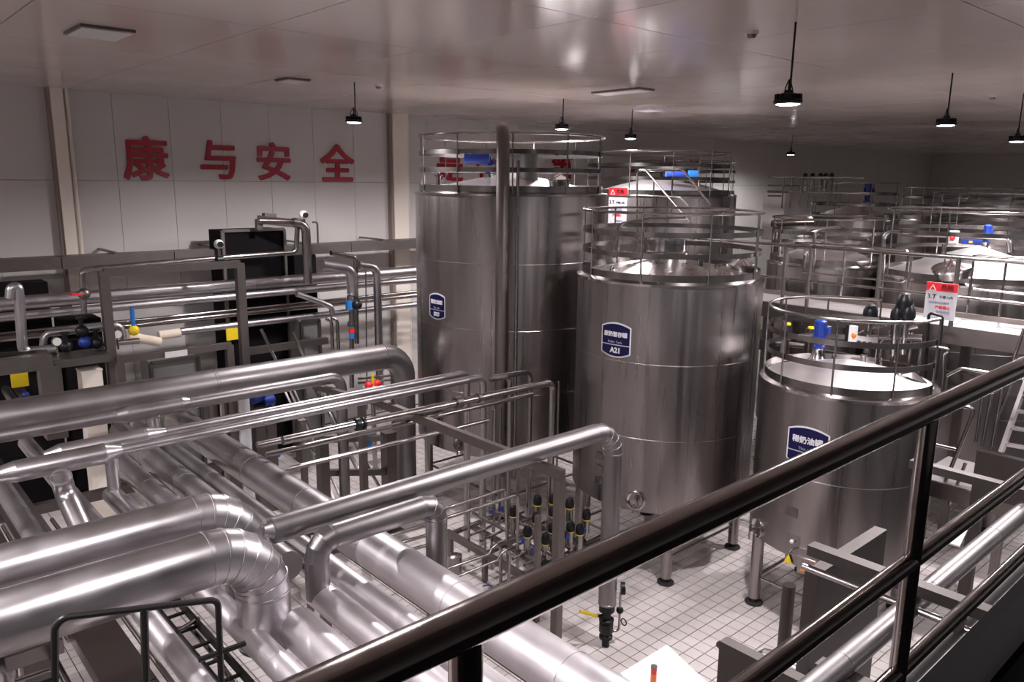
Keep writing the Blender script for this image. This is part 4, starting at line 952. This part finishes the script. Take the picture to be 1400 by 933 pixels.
# ------------------------------------------------------------------ deck between the tank rows
XF, XB, ZD = 12.9, 14.1, 3.95
t = thing('deck', 'raised steel deck with bright plate between the two tank rows', 'walkway', (13.5, 6, 0))
for k in range(7): MB().bb((XF+.03, 1.0+1.4*k, ZD-.03), (XB-.03, 2.39+1.4*k, ZD)).build('deck_plate', 'deck', t)
MB().bb((XF-.03, 1.0, ZD-.24), (XF+.03, 10.8, ZD+.03)).build('front_fascia', 'frame', t); MB().bb((XB-.03, 1.0, ZD-.24), (XB+.03, 10.8, ZD+.08)).build('back_fascia', 'frame', t)
MB().bb((XF+.3, 1.0, ZD-.95), (XF+.42, 10.8, ZD-.75)).build('lower_beam', 'frame', t)
for y in (1.4, 4.4, 7.4, 10.4):
    for x in (XF+.1, XB-.1): MB().bb((x-.06, y-.06, 0), (x+.06, y+.06, ZD-.03)).build('leg', 'frame', t)
t = thing('deck_railing', 'front railing of the raised deck with thick dark posts', 'railing', (XF, 6, ZD))
zt_ = at(1300, 352, 0, XF).z; zm_ = at(1300, 405, 0, XF).z
MB().cyl((XF, 1.0, zt_), (XF, 10.8, zt_), .03).build('top_rail', 'chrome', t); MB().cyl((XF, 1.0, zm_), (XF, 10.8, zm_), .022).build('middle_rail', 'chrome', t)
for px, py in ((1070, 400), (1102, 425), (1196, 434), (1299, 450), (1420, 465)):
    y = at(px, py, 0, XF).y; MB().cyl((XF, y, ZD-.1), (XF, y, zt_), .034, None, 12).build('post', 'frame', t)
t = thing('deck_railing', 'back railing of the raised deck with rounded gate loops', 'railing', (XB, 6, ZD))
za_ = at(1366, 351, 0, XB).z; zb_ = at(1366, 399, 0, XB).z
for pa, pb in (((1332, 351), (1440, 353)), ((1100, 337), (1243, 341))):
    ya = at(*pa, 0, XB).y; yb = at(*pb, 0, XB).y
    e = yb if pa[0] < 1200 else ya
    pts = [(XB, ya, za_), (XB, yb, za_)] if pa[0] < 1200 else [(XB, yb, za_), (XB, ya, za_)]
    MB().tube(pts+[(XB, pts[-1][1], zb_), (XB, pts[0][1], zb_)], .02, .08, 10).build('rail_loop', 'chrome', t)
for px in (1070, 1152, 1243, 1328, 1373): y = at(px, 380, 0, XB).y; MB().cyl((XB, y, ZD), (XB, y, za_), .02, None, 10).build('post', 'chrome', t)
sp('pale hooped handrail between the second row tanks', [at(1206, 425, 0, 14.6), at(1208, 325, 0, 14.6), at(1214, 317, 0, 14.6), at(1232, 318, 0, 14.6)], .035, bend=.12)
sp('second pale hooped handrail just left of the first one', [at(1110, 400, 0, 14.5), at(1114, 320, 0, 14.5), at(1122, 314, 0, 14.5), at(1150, 310, 0, 14.5)], .035, bend=.12)
sp('dark horizontal vent pipe with open end above the far deck', [at(1056, 306, 0, 18.0), at(1115, 304, 0, 18.0)], .09, 'rail')
MB().cyl((18, at(1062, 307, 0, 18.0).y, 0), at(1062, 307, 0, 18.0), .09).build('vent_stand', 'rail', None, 'short dark stand under the open ended vent pipe', 'stand')
# far rails and valve heads in the background
for k, (px, py, px2, py2, r) in enumerate(((1050, 241, 1180, 245, .022), (1050, 254, 1124, 254, .022), (1050, 261, 1190, 266, .035), (1050, 268, 1068, 268, .022))):
    a = at(px, py, 0, 19.5); b = at(px2, py2, 0, 19.5); z = (a.z+b.z)/2
    sp('far level rail in the background, '+('topmost', 'second from the top', 'thickest and brightest', 'short one at left')[k], [(19.5, a.y, z), (19.5, b.y, z)], r)
for k, px in enumerate((1072, 1083, 1096, 1107, 1135)):
    a = at(px, 243, 0, 19.4); z0 = at(px, 285, 0, 19.4).z; MB().cyl((19.4, a.y, z0), (19.4, a.y, a.z), .02, None, 8).build('rail_post', 'chrome', None, ('first', 'second', 'third', 'fourth', 'last')[k]+' thin post from the left of the far background rails', 'post')
for k, px in enumerate((1101, 1111, 1122, 1129, 1137)):
    dome_valve(at(px, 240, 0, 21.0), 'far black valve head in the background row, '+('leftmost', 'second from the left', 'third from the left', 'fourth from the left', 'rightmost')[k], ring=False)
sp('bright arched pipe below the far valve heads', [at(1101, 262, 0, 20.8), at(1101, 243, 0, 20.8), at(1136, 243, 0, 20.8), at(1135, 258, 0, 20.8)], .04)
t = thing('white_box', 'pale square box behind the far rails, left', 'box', at(1063, 330, 0, 20.5)); MB().box(at(1063, 296, 0, 20.5), (.5, .65, 1.3)).build('body', 'wall', t)
# control box, blue tray behind the big white roof
t = thing('stop_switch', 'white switch box with red button above the big white roof', 'switch', at(1304, 333, 0, 14.9))
p = at(1304, 325, 0, 14.9); MB().box(p, (.08, .14, .24)).build('box', 'paper', t); MB().ball(p+Vector((-.06, 0, 0)), .045).build('button', 'red', t); MB().cyl(at(1290, 350, 0, 15.0), at(1290, 334, 0, 15.0), .03).build('stand', 'chrome', t)
t = thing('cable_box', 'flat blue panel with yellow tag above the big white roof', 'panel', at(1329, 334, 0, 15.6))
p = at(1328, 331, 0, 15.6); MB().box(p, (.05, .32, .09)).build('plate', 'blue', t); MB().box(p-Vector((.03, 0, 0)), (.02, .06, .04)).build('tag', 'yellow', t)
sp('bright pipe crossing behind the switch box', [at(1232, 320, 0, 16.5), at(1380, 325, 0, 16.5), at(1382, 345, 0, 16.5)], .05)
# ladder guards beside the nearest tank
sp('black topped ladder guard right of the nearest tank', [at(1265, 520, 0, 12.2), at(1270, 427, 0, 12.2), at(1289, 433, 0, 12.2), at(1279, 520, 0, 12.2)], .022, 'blacktube', bend=.05)
sp('thin bent handrail right of the nearest tank', [at(1250, 470, 0, 12.1), at(1300, 478, 0, 12.1), at(1291, 484, 0, 12.1), at(1286, 540, 0, 12.1)], .02)
sp('bent handrail starting behind the big foreground rail', [at(1288, 560, 0, 11.9), at(1294, 514, 0, 11.9), at(1314, 504, 0, 11.9), at(1400, 518, 0, 11.9)], .024)
sp('short bent grab rail at the manway of the nearest tank', [at(1262, 527, 0, 11.0), at(1236, 538, 0, 11.0), at(1266, 545, 0, 11.0)], .02)
# safety notice hanging on the deck railing
t = thing('safety_notice', 'white safety notice with red header hanging on the deck railing', 'sign', at(1285, 434, 0, XF-.06))
P0 = at(1286, 412, 0, XF-.06)
MB().box(P0, (.012, .45, .56)).build('board', 'white', t); MB().box(P0+Vector((-.007, 0, .215)), (.006, .45, .13)).build('header', 'red', t)
for txt, s_, y, z, m in (('△', .12, .13, .19, 'white'), ('危险', .09, -.08, .21, 'black'), ('3.T', .10, .13, .06, 'black'), ('不得入内', .05, -.07, .06, 'black'), ('请注意安全操作', .042, .02, -.03, 'greytext'), ('严禁烟火', .055, -.04, -.10, 'red'), ('危险作业', .05, -.05, -.17, 'greytext')):
    vs, fs = text_mesh(txt, s_, .001, .001); c_ = (min(v.x for v in vs)+max(v.x for v in vs))/2
    MB().add([P0+Vector((-.012-v.z, y-(v.x-c_), z+v.y)) for v in vs], fs).build('notice_text', m, t)
# stair railing behind the middle tank
t = thing('stair_railing', 'sloping stair handrail behind the middle tank guard rails', 'railing', at(925, 330, 0, 13.8))
F_ = lambda x, y: at(x, y, 0, 13.8)
MB().tube([F_(871, 350), F_(871, 233), F_(934, 233), F_(972, 281)], .022, .08, 8).build('outer_rail', 'chrome', t)
MB().tube([F_(882, 232), F_(944, 305)], .026, 0, 8).build('slope_rail', 'frame', t)
MB().tube([F_(871, 268), F_(930, 270), F_(942, 283)], .02, .05, 8).build('lower_rail', 'chrome', t)
for x in (894, 919): MB().tube([F_(x, 244), F_(x-1, 300)], .016, 0, 8).build('post', 'chrome', t)
# ------------------------------------------------------------------ lower platform at the right
ZP = 2.0
t = thing('lower_platform', 'low pale platform at the right edge behind the foreground rail', 'platform', (13.2, 3.4, 0))
for k in range(3): MB().bb((11.4, 1.5+.85*k, ZP-.03), (12.7, 2.34+.85*k, ZP)).build('deck_plate', 'deck', t)
MB().bb((11.34, 1.5, ZP-.2), (11.4, 4.06, ZP+.02)).build('fascia', 'frame', t)
for y in (1.7, 2.9, 3.95): MB().bb((11.38, y-.05, 0), (11.48, y+.05, ZP-.03)).build('leg', 'frame', t)
X2 = 11.5
for k, (pts, nm, r) in enumerate((([(1235, 650), (1240, 578), (1266, 582)], 'left post pair', .024), ([(1226, 645), (1232, 590), (1240, 585)], 'outermost left', .02),
        ([(1296, 551), (1333, 559), (1292, 660)], 'bright sloping, long', .028), ([(1320, 634), (1298, 690)], 'bright sloping, short', .024),
        ([(1241, 599), (1312, 616)], 'level middle bar', .022), ([(1345, 534), (1334, 605)], 'thin upright, left of two', .022), ([(1356, 538), (1343, 610)], 'thin upright, right of two', .024), ([(1372, 522), (1356, 615)], 'long upright near the ladder', .026), ([(1387, 515), (1367, 566)], 'slanting upper', .02))):
    sp('platform handrail piece: '+nm, [at(x, y, 0, X2) for x, y in pts], r)
t = thing('steep_ladder', 'steep ladder with wide pale stringers at the right edge', 'ladder', at(1370, 618, 0, 13.0))
MB().beam(at(1369, 618, 0, 13.0), at(1418, 480, 0, 13.3), .05, .16).build('stringer', 'deck', t); MB().beam(at(1425, 628, 0, 13.0), at(1470, 490, 0, 13.3), .05, .16).build('stringer', 'deck', t)
for k in range(6):
    f = k/6+.08; a = at(1369, 618, 0, 13.0).lerp(at(1418, 480, 0, 13.3), f); b = at(1425, 628, 0, 13.0).lerp(at(1470, 490, 0, 13.3), f); MB().beam(a, b, .14, .03).build('tread', 'deck', t)
MB().beam(at(1302, 745, 0, 9.5), at(1316, 716, 0, 9.8), .16, .03).build('stair_stringer', 'deck', None, 'bright white sloping stringer below the platform rails', 'stair')
sp('slanting upright rail next to the steep ladder', [at(1383, 500, 0, 12.6), at(1400, 450, 0, 12.6)], .024)
t = thing('steel_cabinet', 'dark brown steel portal under the right handrail', 'cabinet', (9.3, 2.4, 0))
a = at(1335, 618, 2, 2.6); MB().bb((a.x, a.y-1.6, 2.0), (a.x+.12, a.y, 2.62)).build('front_panel', 'darksteel', t); MB().bb((a.x, a.y-1.6, 0), (a.x+.12, a.y-1.45, 2.0)).build('leg', 'darksteel', t)
MB().bb((a.x, a.y-.15, 0), (a.x+.12, a.y, 2.0)).build('leg', 'darksteel', t)
# pipes under the walkway at the right
xr = [('thick insulated pipe at the right, farther from the walkway', 2.04, 2.9, .085), ('insulated pipe at the right, closest to the walkway', 1.70, 2.9, .07)]
for lab, y, z, r in xr:
    t = thing('insulated_pipe', lab, 'pipe', (4, y, z-r), 'pipes under the walkway')
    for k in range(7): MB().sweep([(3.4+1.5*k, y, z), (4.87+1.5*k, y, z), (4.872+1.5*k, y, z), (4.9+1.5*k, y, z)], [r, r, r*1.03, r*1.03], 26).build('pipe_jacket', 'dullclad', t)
MB().cyl((3.4, 1.1, 3.1), (9, 1.1, 3.1), .04).build('steel_pipe', 'chrome', None, 'bright thin pipe in the lower right corner', 'pipe')
for k, (X_, y0, y1, z) in enumerate(((6.06, .9, 2.9, 3.02), (4.88, .9, 2.2, 2.78), (8.9, .9, 3.2, 3.02))):
    MB().bb((X_-.06, y0, z-.02), (X_+.06, y1, z+.07)).build('steel_beam', 'darksteel', None, ('dark steel beam across the right pipes, middle one', 'nearest dark steel beam across the right pipes', 'farthest dark steel beam across the right pipes')[k], 'beam')
    if k == 0: MB().cyl((X_-.1, y0, z-.11), (X_-.1, y1, z-.11), .03).build('steel_pipe', 'chrome', None, 'chrome tube slung under the middle steel beam', 'pipe')
t = thing('steel_cabinet', 'big dark steel box below the middle beam at lower right', 'cabinet', (6.9, 2.9, 0)); MB().bb((6.2, 2.88, 0), (7.6, 3.0, 2.75)).build('body', 'darksteel', t); pass
t = thing('steel_plate_box', 'dark sheet steel channel at the bottom right with a round hole', 'channel', (5.5, 2.6, 0)); MB().bb((4.9, 2.2, 0), (5.0, 3.0, 2.6)).build('side_sheet', 'darksteel', t)
p = at(1079, 800, 1, 4.1); MB().cyl((p.x, 4.1, 0), (p.x, 4.1, p.z), .075).build('round_post', 'darksteel', None, 'round capped post in front of the nearest tank', 'post')
# ------------------------------------------------------------------ foreground railing of the viewing walkway
YH = .87
t = thing('walkway_railing', 'big dark polished foreground handrail with posts', 'railing', (1.6, YH, 4.3))
MB().sweep([(-1.8, YH, 5.417), (7.8, YH, 5.417)], .036, 32).build('top_rail', 'rail', t)
MB().sweep([(.71, YH, 4.912), (7.8, YH, 4.912)], .028, 28).build('middle_rail', 'rail', t)
MB().sweep([(.71, YH, 4.51), (7.8, YH, 4.51)], .026, 24).build('bottom_rail', 'rail', t)
for x in (.69, 2.52, 4.4, 6.3): MB().cyl((x, YH, 4.3), (x, YH, 5.40), .028, None, 28).build('post', 'rail', t); MB().cyl((x, YH, 4.3), (x, YH, 4.32), .05).build('base_collar', 'rail', t)
MB().bb((-2, .765, 4.2), (8, .91, 4.3)).build('walkway_edge', 'dark', None, 'steel edge under the foreground handrail', 'edge')
